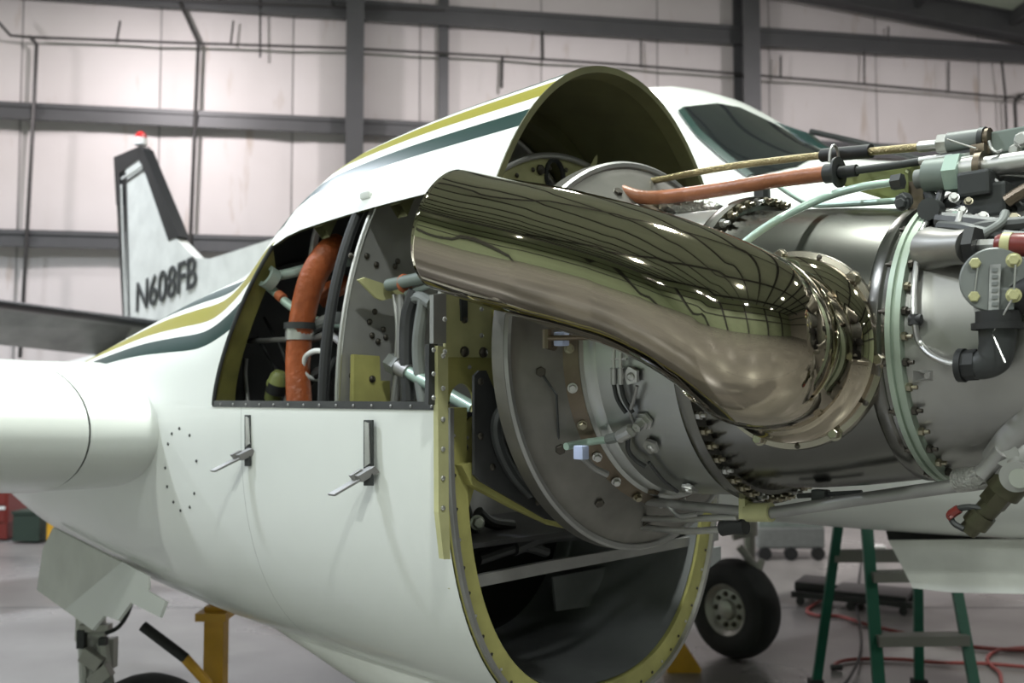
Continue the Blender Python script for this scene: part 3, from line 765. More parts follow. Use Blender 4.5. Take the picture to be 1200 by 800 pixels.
# stabiliser
def stab(o0, o1, root_px, m):
    pass
rt = on_y(205, 381, 7.95); s0, o0, z0 = loc(rt)
st = wingloft('stabilizer', [(o0, s0, z0, .62, .10), (o0+2.7, s0-.12, z0+.22, .45, .10)], stabgrey)
v = []
el = obj('elevator', join(plate([P(s0-.62, o0, z0-.0), P(s0-.57, o0+2.7, z0+.22), P(s0-.80, o0+2.7, z0-.02), P(s0-1.0, o0, z0-.22)], .02, EF+EZ)), stabgrey, AP, smooth=False)
NSB = AF[24:57]
v, f = [], []
for (o, sle, z, chord) in ((o0, s0, z0, .62), (o0+2.7, s0-.12, z0+.22, .45)):
    for x, y in AF[26:55]: v.append(P(sle-chord*x+.008, o, z+y*.105*chord+.009*math.sin(math.pi*x)*chord))
k = len(AF[26:55])
for j in range(k-1): f.append((j, j+1, k+j+1, k+j))
obj('deice_boot', (v, f), boot, st)
# --- landing gear under the near nacelle
dm1 = obj('gear_door', plate([on_o(x, y, .30) for x, y in ((62, 618), (172, 674), (173, 690), (140, 664), (108, 738), (43, 691), (50, 643))], .009, EO), white2, AP, smooth=False)  # duller white puts this facet's shade into its colour
A_, B_ = on_o(146, 656, .30), on_o(76, 715, .30)
obj('gear_door', plate([on_o(x, y, .31) for x, y in ((143, 658), (173, 674), (172, 691), (194, 704), (187, 723), (153, 706), (138, 727), (122, 721), (108, 738), (76, 714))], .009, EO+EZ*.4), white, AP, smooth=False)  # brighter white puts the light on the outward facet into its colour
gy = 3.45
leg = obj('gear_strut', join(tube([on_y(108, 690, gy), on_y(108, 760, gy), on_y(112, 860, gy)], .045, 16, smooth=False), box(on_y(103, 728, gy), V((.03, 0, 0)), V((0, .03, 0)), EZ*.06), box(on_y(124, 765, gy), V((.03, .01, 0)), V((0, .02, 0)), EZ*.05), seg(on_y(98, 720, gy-.05), on_y(98, 840, gy-.05), .014, 8), seg(on_y(120, 752, gy-.05), on_y(132, 830, gy-.05), .02, 8), seg(on_y(104, 742, gy-.06), on_y(124, 742, gy-.06), .018, 8)), white2, AP)
for c_, ax_, az_ in (((112, 735), V((.05, 0, 0)), EZ*.012), ((108, 772), V((.03, 0, -.02)), V((.012, 0, .02))), ((118, 792), V((.03, 0, .025)), V((-.012, 0, .02)))):
    obj('torque_link', box(on_y(*c_, gy-.08), ax_, V((0, .02, 0)), az_), hubgrey, leg, smooth=False, bevel=.003)
obj('gear_bracket', box(on_y(96, 748, gy-.09), V((.012, 0, 0)), V((0, .015, 0)), EZ*.03), charcoal, leg, smooth=False)
obj('gear_bracket', box(on_y(121, 751, gy-.1), V((.012, 0, 0)), V((0, .012, 0)), EZ*.012), charcoal, leg, smooth=False)
obj('brake_line', tube([on_y(154, 707, gy-.1), on_y(148, 722, gy-.1), on_y(138, 735, gy-.1), on_y(124, 742, gy-.1)], .007, 8), rubber, AP)
def wheel(c, axis, R_, wd, name='wheel'):
    k = R_
    t = obj(name, lathe([(-wd*.42, .50*k), (-wd*.5, .62*k), (-wd*.5, .80*k), (-wd*.42, .92*k), (-wd*.2, .985*k), (0, k), (wd*.2, .985*k), (wd*.42, .92*k), (wd*.5, .80*k), (wd*.5, .62*k), (wd*.42, .50*k)], c, axis, 56), tyre, AP)
    for sg in (1, -1):
        obj('wheel_hub', lathe([(sg*wd*.40, .53*k), (sg*wd*.46, .51*k), (sg*wd*.42, .46*k), (sg*wd*.30, .40*k), (sg*wd*.30, .22*k), (sg*wd*.42, .18*k), (sg*wd*.46, .08*k), (sg*wd*.46, .001)], c, axis, 40), hubgrey, t)
    ax = V(axis).normalized(); x, y, _ = frame_of(axis)
    for q in range(9):
        a = 2*math.pi*q/9; p = V(c)+ax*(wd*.30)+(x*math.cos(a)+y*math.sin(a))*(.31*k)
        bolt('hex', bolt_d, p, ax, .022, t)
    return t
ctr = on_y(178, 790, 3.3); wheel(ctr+V((0, 0, -.29)), EO*.85+EF*.25, .29, .2)
obj('axle_arm', seg(ctr+V((0, 0, -.29)), on_y(112, 850, gy), .04, 12), white2, AP)
# far main gear
fc_ = on_y(861, 708, 5.82)
fwh = wheel(V((fc_.x, fc_.y, .285)), EO*.9-EF*.1+V((-.0, 0, 0)), .283, .20)
up_ = V((fc_.x, fc_.y, .285))
g2 = obj('gear_strut', join(seg(up_-EO*.16+EZ*.0, up_-EO*.16+EZ*.42, .035, 12), seg(up_-EO*.16+EZ*.40, up_-EO*.14+EZ*1.0, .05, 14), seg(up_-EO*.16, up_, .03, 10), seg(on_y(866, 640, 5.75), on_y(889, 668, 5.75), .022, 8), seg(on_y(858, 628, 5.75), on_y(880, 622, 5.75), .028, 8), seg(on_y(889, 668, 5.75), on_y(893, 655, 5.75), .02, 8)), hubgrey, AP)
# far nacelle body (only a little of it could be seen below the belly)
v, f = [], []
for i in range(31):
    s = -3.6+3.5*i/30
    for k in range(32):
        o, z = sec(s, 2*math.pi*k/32); v.append(P(s, -4.25+o, z))
for i in range(30):
    for k in range(32): f.append((i*32+k, i*32+(k+1) % 32, (i+1)*32+(k+1) % 32, (i+1)*32+k))
f.append(tuple(range(32))); f.append(tuple(range(30*32, 31*32)))
obj('far_nacelle', (v, f), white, AP)
# nose gear door hanging under the belly and a solid black block painted as the open well's shade
obj('nose_gear_door', plate([on_o(x, y, FO+.18) for x, y in ((1041, 633), (1260, 631), (1260, 697), (1117, 694), (1070, 689))], .018, EO), white2, AP, smooth=False)
obj('nose_gear_well_shade', plate([on_o(x, y, FO+.10) for x, y in ((1036, 612), (1260, 606), (1260, 632), (1041, 634))], .3, EO), cavity, AP, smooth=False)

# ------------------------------------------------------------------ the engine
EN = thing('turboprop_engine', 'bare turboprop engine with polished exhaust stack, held in the open nacelle', 'engine', V(P(.3, 0, ZC)))
C0 = P(0, 0, ZC)
pl_ = obj('inlet_plenum', lathe([(.0, .30), (.0, .364), (.028, .364), (.030, .358), (.030, .350), (.040, .334), (.06, .305), (.074, .285), (.084, .27)], C0, EF, 128), mat('sooty_plenum_metal', (.27, .255, .235), .45, .75, noise=.5, nscale=7, rvar=.1), EN)
obj('plenum_rim', lathe([(.029, .364), (.034, .360), (.034, .353), (.029, .350)], C0, EF, 128), alu_dull, pl_)
for k in range(28):
    a = 2*math.pi*k/28+.1
    p = C0+EF*.052+(EO*math.cos(a)+EZ*math.sin(a))*.304
    if k % 2: bolt('hex', bolt_d, p, EF+(EO*math.cos(a)+EZ*math.sin(a))*.9, .016, pl_)
# stepped seam straps on the plenum
for pts in ([(627, 378), (627, 412), (629, 428), (640, 445), (652, 462), (654, 500), (655, 530)], [(655, 545), (668, 572), (690, 596), (712, 612)]):
    q = []
    for x, y in pts:
        p = on_s(x, y, .05); s, o, z = loc(p); r = math.hypot(o, z-ZC)
        q.append(on_s(x, y, max(.006, .052-(r-.304)*.95)))
    obj('seam_strap', tube(q, .0022, 6, smooth=False), charcoal, pl_)
br = obj('bronze_ring', lathe([(.07, .288), (.074, .280), (.095, .268), (.102, .262), (.102, .255)], C0, EF, 128), bronze, EN)
for k in range(26):
    a = 2*math.pi*k/26
    bolt('hex', alu if k % 3 else bolt_m, C0+EF*.09+(EO*math.cos(a)+EZ*math.sin(a))*.2725, EF+(EO*math.cos(a)+EZ*math.sin(a)), .012, br)
gc = obj('gas_generator_case', lathe([(.10, .262), (.104, .264), (.108, .258), (.125, .256), (.13, .252), (.16, .251), (.24, .2475), (.285, .245), (.288, .232)], C0, EF, 128), steel, EN)
rf = obj('rear_flange', lathe([(.286, .235), (.286, .257), (.294, .259), (.302, .257), (.302, .259), (.311, .257), (.311, .235)], C0, EF, 128), duct_steel, EN)
for k in range(56):
    a = 2*math.pi*k/56
    bolt('stud', bolt_m if k % 4 else alu, C0+EF*.311+(EO*math.cos(a)+EZ*math.sin(a))*.249, EF, .0125, rf)
ed = obj('exhaust_duct', lathe([(.305, .237), (.315, .234), (.34, .229), (.40, .225), (.47, .217), (.54, .206), (.570, .201), (.575, .204), (.588, .204), (.592, .200), (.602, .200)], C0, EF, 128), duct_steel, EN)
mf = obj('forward_flange', lathe([(.600, .19), (.600, .206), (.607, .206), (.608, .202), (.611, .202), (.612, .205), (.620, .205), (.620, .185)], C0, EF, 128), mat('pale_green_flange', (.38, .45, .37), .4, .5, noise=.25, nscale=12), EN)
for k in range(36):
    a = 2*math.pi*k/36
    bolt('stud', bolt_d if k % 2 else bolt_m, C0+EF*.620+(EO*math.cos(a)+EZ*math.sin(a))*.197, EF, .011, mf)
    if k % 2: bolt('stud', bolt_d, C0+EF*.600+(EO*math.cos(a)+EZ*math.sin(a))*.201, -EF, .009, mf)
gb = obj('reduction_gearbox', lathe([(.618, .192), (.632, .187), (.66, .185), (.72, .183), (.80, .178), (.84, .17), (.87, .176), (.90, .176), (.93, .16), (1.0, .10), (1.05, .09), (1.05, .001)], C0, EF, 128), gear_mag, EN)
# exhaust stack -----------------------------------------------------
port = P(.452, .19, .068)
PX = EO*.985+EZ*.02+EF*.0; PX.normalize()
x_, y_, a_ = frame_of(PX)
ES = obj('exhaust_stack', tube([port+PX*.010, port+PX*.05, port+PX*.095+EZ*.002]+[on_o(*q) for q in ((872, 390, .322), (835, 368, .346), (790, 346, .366), (735, 325, .384), (650, 301, .410), (580, 284, .432), (529, 270, .452))],
    [.119, .117, .115, .113, .108, .104, .102, .1035, .1005, .0985], 72, sub=12, cap=False), chrome, EN)
sd = ES.modifiers.new('thickness', 'SOLIDIFY'); sd.thickness = .003; sd.offset = -1
obj('stack_collar', lathe([(.0, .135), (.018, .134), (.024, .126), (.040, .119), (.052, .1135), (.056, .110)], port, PX, 96), chrome, ES)
fl_ = obj('stack_flange', lathe([(-.008, .10), (-.008, .143), (.0, .1445), (.006, .143), (.007, .135), (.010, .133), (.016, .131), (.017, .122), (.017, .10)], port, PX, 96), flange_m, ES)
obj('port_boss', lathe([(-.10, .142), (-.05, .14), (-.02, .138), (-.006, .138)], port, PX, 96), duct_steel, ED := ed)
for k in range(14):
    a = 2*math.pi*(k+.3)/14
    p = port+PX*.0055+(x_*math.cos(a)+y_*math.sin(a))*.1385
    bolt('hex' if k % 2 else 'rivet', flange_m if k % 2 else bolt_d, p, PX, .0145 if k % 2 else .009, ES)
for k in range(7):
    a = 2*math.pi*(k+.1)/7
    p = port+PX*.0165+(x_*math.cos(a)+y_*math.sin(a))*.1265
    bolt('rivet', bolt_d if k % 2 else flange_m, p, PX, .011, ES)
# top disc panel with hose grommet (upper part of the plenum face, pale)
tp = obj('plenum_top_cover', plate([C0+EF*.012+(EO*math.cos(R(20+140*k/40))+EZ*math.sin(R(20+140*k/40)))*.362 for k in range(41)]+[C0+EF*.012+EZ*.16-EO*.25, C0+EF*.012+EZ*.16+EO*.25], .012, EF), mat('lilac_grey_enamel', (.47, .45, .46), .42, .3, noise=.12, nscale=8), EN)
obj('hose_grommet', disc(on_s(712, 219, .012), EF, .018, .012, 20), rubber, tp)
bolt('rivet', bolt_d, on_s(748, 207, .013), EF, .016, tp, 'rivet')
# pipes along the top
def EP(pts): return [on_o(x, y, o) for x, y, o in pts]
oh = obj('orange_hose', tube(EP([(708, 217, .08), (728, 224, .08), (752, 231, .07), (785, 230, .06), (850, 221, .06), (910, 211, .06), (972, 203, .06)]), .0125, 16), orange2, EN)
obj('hose_end', join(tube(EP([(968, 203.5, .06), (982, 202, .06)]), .0155, 16, smooth=False), lathe([(0, .012), (0, .024), (.004, .024), (.004, .012)], on_o(981, 202, .06), EF, 20)), charcoal, oh)
rod = obj('control_rod', tube(EP([(984, 202, .06), (1000, 200, .06), (1060, 192, .05), (1120, 182, .05), (1148, 178, .05)]), .006, 12), charcoal, EN)
obj('rod_sleeve', join(tube(EP([(984, 202, .06), (1004, 199.5, .06)]), .0095, 12, smooth=False)), rubber, rod)
obj('rod_tip', tube(EP([(1078, 189, .05), (1145, 179, .05)]), .0062, 12, smooth=False), alu, rod)
cb = obj('braided_cable', tube(EP([(756, 222, -.02), (758, 214, -.02), (775, 210, -.02), (850, 196, -.02), (920, 187, -.01), (966, 182, 0), (1060, 174, .03), (1098, 170, .04)]), .0062, 12), mat('brass_braid', (.33, .27, .15), .4, .8, bump=.6, bscale=300), EN)
obj('cable_sleeve', tube(EP([(964, 182, 0), (1021, 177, .015)]), .0112, 16, smooth=False), rubber, cb)
obj('cable_ferrule', tube(EP([(1078, 172, .035), (1100, 170, .04)]), .0085, 12, smooth=False), alu, cb)
obj('cable_clip', tube(circle(on_o(978, 192, .03), EO, EZ, .016, 16, .03), .0025, 6, smooth=False), alu_dull, cb)
def on_cyl(px, py, r0):
    q = ray(px, py)
    for i in range(1400):
        p = CAM+q*(.8+i*.001); s, o, z = loc(p)
        if math.hypot(o, z-ZC) < r0: return p
    return on_s(px, py, .65)
mt = obj('green_tube', tube([on_cyl(862, 293, .258), on_cyl(890, 271, .262), on_cyl(925, 250, .262)]+EP([(970, 230, .085), (1010, 219, .08), (1052, 213, .07)]), .0062, 12), mint, EN)
obj('tube_nut', tube(EP([(1046, 214, .07), (1058, 212, .07)]), .012, 6, smooth=False), charcoal, mt)
obj('green_tube', tube(EP([(912, 217, -.03), (930, 229, -.03), (950, 239, -.03), (975, 240, -.02), (1070, 234, .02)]), .005, 10), mint, EN)
# olive trough panel and bracket
obj('olive_shroud', plate([on_o(x, y, .0) for x, y in ((983, 207), (1000, 204), (1062, 194), (1070, 200), (1064, 237), (1045, 236), (1000, 222), (988, 218))], .05, EO), oliveplate, EN, smooth=False, bevel=.004)
bk = obj('cable_bracket', plate([on_s(x, y, .565) for x, y in ((1064, 203), (1069, 194), (1076, 192), (1082, 198), (1082, 215), (1070, 225), (1072, 268), (1063, 268), (1064, 225))], .006, EF-EO*.8), oliveplate, EN, smooth=False)
obj('bracket_side', box(on_o(1074, 240, .04), EF*.012, EO*.004, EZ*.035), bronze, bk, smooth=False)
bolt('hex', charcoal, on_o(1060, 236, .10), EO, .018, bk); bolt('hex', charcoal, on_o(1058, 239, .11), EO, .014, bk)
# actuator run on the right
act = obj('propeller_actuator', tube(EP([(1074, 210, .06), (1086, 208, .06)]), .014, 16, smooth=False), pgrey, EN)
obj('actuator_body', tube(EP([(1086, 207, .06), (1114, 204, .06)]), .0245, 24, smooth=False), ggrey, act)
obj('actuator_nut', tube(EP([(1112, 204, .06), (1129, 202, .06)]), .0285, 6, smooth=False), mint, act)
obj('actuator_neck', tube(EP([(1128, 200, .06), (1147, 198, .06)]), .020, 20, smooth=False), alu, act)
obj('actuator_collar', tube(EP([(1146, 198, .06), (1154, 197, .06)]), .024, 20, smooth=False), bronze, act)
obj('actuator_rod', tube(EP([(1153, 196, .06), (1215, 187, .06)]), .0145, 20, smooth=False), alu, act)
sv = obj('beta_valve', tube(EP([(1100, 169, .04), (1112, 168, .04)]), .0145, 6, smooth=False), alu, EN)
obj('valve_body', tube(EP([(1112, 168, .04), (1150, 163, .04)]), .0155, 20, smooth=False), pgrey, sv)
obj('valve_band', tube(EP([(1149, 163, .04), (1155, 162.5, .04)]), .017, 20, smooth=False), charcoal, sv)
obj('valve_end', tube(EP([(1155, 162.5, .04), (1161, 161.5, .04)]), .0145, 20, smooth=False), bronze, sv)
obj('safety_wire', tube(EP([(1110, 163, .07), (1125, 168, .07), (1144, 174, .07)]), .0014, 6), alu, sv)
obj('safety_wire', tube(EP([(1159, 165, .07), (1162, 174, .07), (1168, 178, .07), (1174, 176, .06)]), .0022, 6), alu, sv)
obj('clevis', join(box(on_o(1148, 178, .05), EF*.010, EO*.01, EZ*.010), seg(on_o(1146, 180, .07), on_o(1146, 174, .03), .006, 8), box(on_o(1157, 175, .04), EF*.006, EO*.008, EZ*.009)), bronze, sv, bevel=.0015)
# prop governor cluster
gv = obj('governor_bracket', join(box(on_o(1192, 166, .02), EF*.028, EO*.02, EZ*.016), box(on_o(1178, 180, .02), EF*.03, EO*.012, EZ*.006)), ggrey, EN, smooth=False, bevel=.003)
bolt('hex', alu, on_o(1199, 164, .05), EO, .016, gv); bolt('hex', alu, on_o(1190, 176, .05), EO, .012, gv)
obj('terminal_block', box(on_o(1190, 203, -.06), EF*.045, EO*.015, EZ*.026), mint, EN, smooth=False, bevel=.003)
cl = obj('connector_cluster', join(box(on_o(1180, 262, -.02), EF*.07, EO*.03, EZ*.022), box(on_o(1120, 244, .0), EF*.025, EO*.03, EZ*.016), box(on_o(1150, 218, .06), EF*.022, EO*.03, EZ*.018), box(on_o(1162, 238, .05), EF*.03, EO*.03, EZ*.024), box(on_o(1190, 225, -.04), EF*.05, EO*.03, EZ*.05)), charcoal, EN, smooth=False, bevel=.005)
for (x, y, r, m) in ((1144, 219, .010, alu_dull), (1163, 216, .010, alu_dull), (1142, 240, .013, charcoal), (1160, 243, .013, pgrey), (1172, 252, .016, charcoal), (1138, 228, .008, charcoal), (1170, 232, .012, charcoal), (1156, 236, .006, bolt_m), (1185, 246, .017, charcoal)):
    c = on_o(x, y, .07)
    pg = obj('connector_plug', join(lathe([(0, .001), (-.03, .001), (-.03, r*1.0), (.0, r*1.0), (.003, r*.8), (.003, r*.45), (-.004, r*.4), (-.004, .001)], c, EO+EF*.5+EZ*.2, 18)), m, cl)
for pts, r, m in (([(1088, 225, .06), (1094, 240, .07), (1096, 254, .07)], .008, charcoal), ([(1106, 212, .06), (1100, 235, .07), (1094, 250, .08)], .006, darkgrey), ([(1108, 236, .02), (1120, 230, .04), (1135, 226, .05)], .008, alu_dull), ([(1112, 247, .05), (1135, 244, .06), (1150, 252, .06)], .007, charcoal), ([(1180, 236, .08), (1192, 228, .08), (1210, 218, .08)], .009, bronze), ([(1098, 256, .09), (1120, 252, .09), (1142, 262, .09)], .010, alu_dull), ([(1125, 262, .09), (1150, 262, .09), (1175, 272, .09)], .008, charcoal), ([(1168, 207, .05), (1180, 205, .05), (1205, 206, .05)], .003, alu), ([(1115, 240, .05), (1122, 225, .03), (1110, 215, .02)], .006, olive_l), ([(1105, 245, .05), (1116, 238, .05), (1128, 242, .05)], .012, charcoal)):
    obj('governor_line', tube(EP(pts), r, 10), m, EN)
for pts, r, m in (([(1102, 266, .12), (1130, 268, .14), (1165, 276, .15), (1215, 280, .15)], .009, charcoal), ([(1128, 276, .14), (1155, 268, .14), (1210, 262, .13)], .011, charcoal), ([(1100, 258, .11), (1140, 262, .12), (1210, 271, .13)], .012, darkgrey), ([(1110, 272, .13), (1122, 262, .13), (1126, 250, .12)], .005, alu_dull), ([(1150, 276, .16), (1172, 262, .15), (1178, 250, .12)], .006, pgrey)):
    obj('governor_line', tube(EP(pts), r, 10), m, EN)
obj('line_clamp', join(disc(on_o(1095, 247, .10), EO, .016, .02, 12)), charcoal, EN)
for (x, y, sz, m) in ((1118, 232, .010, alu), (1128, 247, .009, alu), (1120, 255, .012, mint), (1152, 254, .010, alu), (1188, 257, .012, bolt_m), (1104, 262, .010, alu), (1135, 236, .008, bolt_m), (1146, 258, .012, alu_dull)):
    bolt('hex', m, on_o(x, y, .10), EO+EF*.4+EZ*.3, sz*1.0, cl)
# gearbox face details
bs = obj('sensor_boss', tube(EP([(1090, 292, .155), (1118, 290, .185), (1137, 289, .20)]), [.03, .0225, .0225], 24, smooth=False), gear_mag, gb)
pr_ = obj('temperature_probe', tube(EP([(1135, 289, .20), (1147, 288, .20)]), .026, 6, smooth=False), rubber, EN)
obj('probe_stem', tube(EP([(1147, 288, .20), (1170, 287, .20)]), .0085, 6, smooth=False), alu, pr_)
obj('probe_connector', tube(EP([(1168, 287, .20), (1174, 287, .20), (1210, 287, .20)]), [.012, .0145, .0145], 18, smooth=False), red, pr_)
obj('probe_band', tube(EP([(1176, 287, .20), (1187, 287, .20)]), .0155, 18, smooth=False), olive_l, pr_)
# torque transmitter: round box, plaque and elbow
oT = .205
tn = EO*.93+EF*.30; tn.normalize()
tx, ty, _ = frame_of(tn)
tc = on_o(1166, 329, oT)
tt = obj('torque_transmitter', join(lathe([(-.06, .030), (-.0, .040), (.012, .040), (.014, .038), (.014, .001)], tc, tn, 40)), pgrey, EN)
obj('transmitter_neck', plate([on_o(x, y, oT+.012) for x, y in ((1147, 338), (1190, 336), (1188, 372), (1152, 372))], .045, tn), pgrey, tt, smooth=False, bevel=.003)
obj('data_plate', plate([on_o(x, y, oT+.018) for x, y in ((1160, 310), (1173, 309), (1170, 369), (1158, 370))], .003, tn), mat('worn_label', (.42, .42, .41), .5, noise=.5, nscale=60), tt, smooth=False)
for k in range(7):
    y = 314+8*k
    obj('plate_ridge', plate([on_o(x, yy, oT+.0195) for x, yy in ((1162.5, y), (1169.5, y-.3), (1169, y+4.0), (1162, y+4.3))], .002, tn), pgrey, tt, smooth=False)
for x, y in ((1143, 309), (1188, 305), (1142, 348), (1188, 346)):
    bolt('hex', olive_l, on_o(x, y, oT+.016), tn, .0125, tt)
for a, b in (((1146, 312), (1142, 345)), ((1190, 308), (1188, 344))):
    obj('safety_wire', tube([on_o(*a, oT+.022), on_o(*b, oT+.022)], .0012, 6, smooth=False), alu, tt)
obj('safety_wire', tube([on_o(1187, 349, oT+.022), on_o(1163, 391, oT+.02), on_o(1178, 425, oT+.03)], .0012, 6, smooth=False), alu, tt)
obj('neck_ring', join(lathe([(0, .024), (0, .030), (.008, .030), (.008, .024)], on_o(1169, 386, oT), EZ, 24), lathe([(0, .02), (0, .026), (.014, .026), (.014, .02)], on_o(1170, 378, oT), EZ, 24)), rubber, tt)
obj('elbow', tube([on_o(1169, 384, oT), on_o(1168, 405, oT), on_o(1164, 420, oT), on_o(1152, 427, oT), on_o(1135, 428, oT)], [.022, .0205, .0205, .0185, .0165], 24), charcoal, tt)
obj('elbow_nut', join(tube([on_o(1146, 427, oT), on_o(1131, 428, oT)], .0195, 8, smooth=False), tube([on_o(1131, 428, oT), on_o(1124, 428, oT)], .0215, 18, smooth=False)), rubber, tt)
obj('side_connector', tube([on_o(1186, 350, oT-.01), on_o(1215, 340, oT-.01)], .022, 18, smooth=False), rubber, tt)
gt = []
for x, y in ((1091, 252), (1082, 268), (1077, 290), (1073, 320), (1071, 350), (1072, 378), (1077, 400), (1090, 415), (1108, 424), (1126, 427)):
    gt.append((x, y))
gt2 = [on_cyl(x, y, .200) if y < 395 else on_o(x, y, .182+.023*(y-395)/32) for x, y in gt]
sgt = obj('steel_sense_line', tube(gt2, .0042, 10), alu, EN)
obj('line_clip', tube([on_cyl(1066, 374, .202), on_cyl(1080, 374, .200)], .007, 12, smooth=False), rubber, sgt)
obj('line_clip', tube([on_cyl(1072, 369, .200), on_cyl(1072, 381, .200)], .0085, 12, smooth=False), rubber, sgt)
obj('flange_tab', plate([on_s(x, y, .66) for x, y in ((1070, 434), (1093, 434), (1093, 446), (1070, 447))], .003, EF*.3+EO, [circle(on_s(1086, 440, .66), EF, EZ, .004, 10)]), alu, EN, smooth=False)
# bottom right drains and valve
mb = obj('drain_manifold', join(tube(EP([(1225, 468, .14), (1188, 512, .13), (1168, 540, .12)]), .020, 18, smooth=False), tube(EP([(1176, 528, .14), (1158, 548, .13), (1150, 556, .13)]), .0115, 14, smooth=False), tube(EP([(1210, 520, .12), (1195, 545, .13), (1180, 562, .12)]), .019, 16, smooth=False), disc(on_o(1194, 558, .15), EO, .019, .014, 24), disc(on_o(1182, 532, .135), EO, .016, .010, 16)), alu_dull, EN)
obj('manifold_bolt', disc(on_o(1196, 560, .166), EO, .012, .006, 20), alu, mb)
vb = obj('drain_valve', join(tube(EP([(1190, 558, .12), (1174, 576, .12)]), .023, 18, smooth=False), tube(EP([(1174, 576, .12), (1162, 590, .12)]), .018, 6, smooth=False), tube(EP([(1165, 588, .12), (1150, 604, .12)]), .0145, 18, smooth=False), tube(EP([(1153, 601, .12), (1142, 614, .12)]), .017, 18, smooth=False), tube(EP([(1142, 614, .12), (1134, 622, .12)]), .0125, 16, smooth=False)), mat('dark_bronze', (.10, .095, .06), .4, .7, noise=.4, nscale=30), EN)
obj('valve_strap', tube(EP([(1152, 596, .13), (1135, 594, .13), (1120, 597, .13), (1114, 604, .13), (1118, 613, .13), (1130, 620, .13)]), .0042, 8), charcoal, vb)
obj('strap_tip', tube(EP([(1124, 596, .131), (1114, 603, .131), (1117, 607, .131)]), .0062, 8), red, vb)
obj('braided_sleeve', tube(EP([(1123, 563, .10), (1145, 560, .11), (1165, 555, .11)]), .0165, 16, smooth=False), braid, EN)
pd = obj('lower_push_rod', tube(EP([(902, 601, .07), (1000, 586, .09), (1126, 568, .10)]), .0095, 16, smooth=False), alu_dull, EN)
obj('rod_yoke', join(tube(EP([(876, 600, .07), (904, 600, .07)]), .0155, 18, smooth=False), box(on_o(874, 590, .07), EF*.006, EO*.012, EZ*.024)), olive_l, pd)
obj('lower_push_rod', tube(EP([(733, 583, .05), (800, 592, .06), (872, 599, .07)]), .0085, 14, smooth=False), alu_dull, EN)
obj('drain_tube', tube(EP([(705, 606, .03), (790, 608, .05), (865, 606, .07)]), .006, 12, smooth=False), alu, EN)
obj('drain_tube', tube(EP([(752, 617, .03), (800, 622, .04), (850, 620, .05)]), .006, 12), alu, EN)
obj('drain_hose_end', tube(EP([(846, 619, .06), (858, 617, .06), (874, 617, .06)]), .013, 14, smooth=False), rubber, EN)
obj('side_link', tube(EP([(935, 581, .06), (1010, 577, .06)]), .004, 8, smooth=False), charcoal, EN)
obj('link_clip', box(on_o(962, 581, .06), EF*.012, EO*.01, EZ*.010), charcoal, EN, bevel=.003)
for pts, r, m in (([(716, 560, .08), (712, 575, .06), (720, 590, .04), (732, 600, .03)], .005, charcoal), ([(690, 600, .04), (706, 604, .04)], .014, charcoal), ([(712, 614, .03), (732, 616, .03)], .011, charcoal), ([(738, 575, .07), (756, 574, .08), (770, 575, .08)], .007, bronze), ([(782, 590, .06), (796, 604, .06), (818, 602, .06)], .005, alu_dull), ([(730, 568, .07), (716, 578, .06), (714, 592, .05)], .006, darkgrey)):
    obj('lower_line', tube(EP(pts), r, 10), m, EN)
# fittings on the gas generator case: helper finds the case surface under a pixel
def case(px, py, extra=0.0):
    q = ray(px, py); best = None
    for i in range(1200):
        d = .9+i*.001; p = CAM+q*d; s, o, z = loc(p); r = math.hypot(o, z-ZC)
        if .1 < s < .29:
            rc = .2555-(s-.1)*.05
            if r < rc+extra: return p, (EO*o+EZ*(z-ZC)).normalized()
    s = .1; p = on_s(px, py, s); s, o, z = loc(p); return p, (EO*o+EZ*(z-ZC)).normalized()
def case_tube(pts, r, m, name, lift=.012, n=10, smooth=True):
    q = [case(x, y)[0]+case(x, y)[1]*lift for x, y in pts]
    return obj(name, tube(q, r, n, smooth=smooth), m, gc)
for (x, y) in ((744, 440), (766, 520), (808, 568)):
    p, n = case(x, y); xx, yy, _ = frame_of(n)
    obj('fuel_nozzle', join(plate([p+n*.010+xx*a+yy*b for a, b in ((-.013, .009), (.003, .016), (.015, .003), (.009, -.013), (-.010, -.009))], .006, n), lathe([(.0, .008), (.012, .007), (.014, .004), (.014, .001)], p, n, 8)), alu, gc)
p, n = case(756, 492)
obj('igniter', join(lathe([(0, .016), (.005, .016), (.005, .012), (.012, .012), (.012, .008), (.026, .008), (.026, .001)], p, n, 6)), alu, gc)
for x in (725, 733):
    case_tube([(x+1, 400), (x, 420), (x, 432)], .003, alu, 'fuel_line')
    case_tube([(x, 430), (x, 448)], .0055, steel, 'fuel_line_nut', smooth=False)
    case_tube([(x, 448), (x+3, 462), (x+8, 472), (x+14, 480)], .0038, charcoal, 'fuel_line')
case_tube([(752, 450), (748, 465), (744, 480), (750, 500)], .003, alu_dull, 'fuel_line')
case_tube([(742, 500), (740, 520), (748, 532), (760, 540)], .0038, darkgrey, 'fuel_line')
case_tube([(764, 535), (780, 555), (796, 568)], .003, darkgrey, 'fuel_line')
case_tube([(722, 420), (740, 420)], .002, alu, 'line_spacer', smooth=False)
case_tube([(676, 512), (700, 506), (724, 503), (738, 500)], .0062, mint, 'igniter_lead', lift=.03)
case_tube([(724, 503), (736, 500)], .0085, pgrey, 'lead_nut', lift=.03, smooth=False)
case_tube([(738, 500), (752, 493)], .0105, alu, 'lead_nut', lift=.03, smooth=False)
for (x, y) in ((658, 397), (681, 530)):
    p = on_s(x, y, .13); obj('cable_tie', box(p, EF*.010, EO*.008, EZ*.011), bluetag, EN, bevel=.002)
obj('air_line', seg(on_s(640, 396, .11), on_s(702, 395, .20), .0045, 10), bronze, EN)
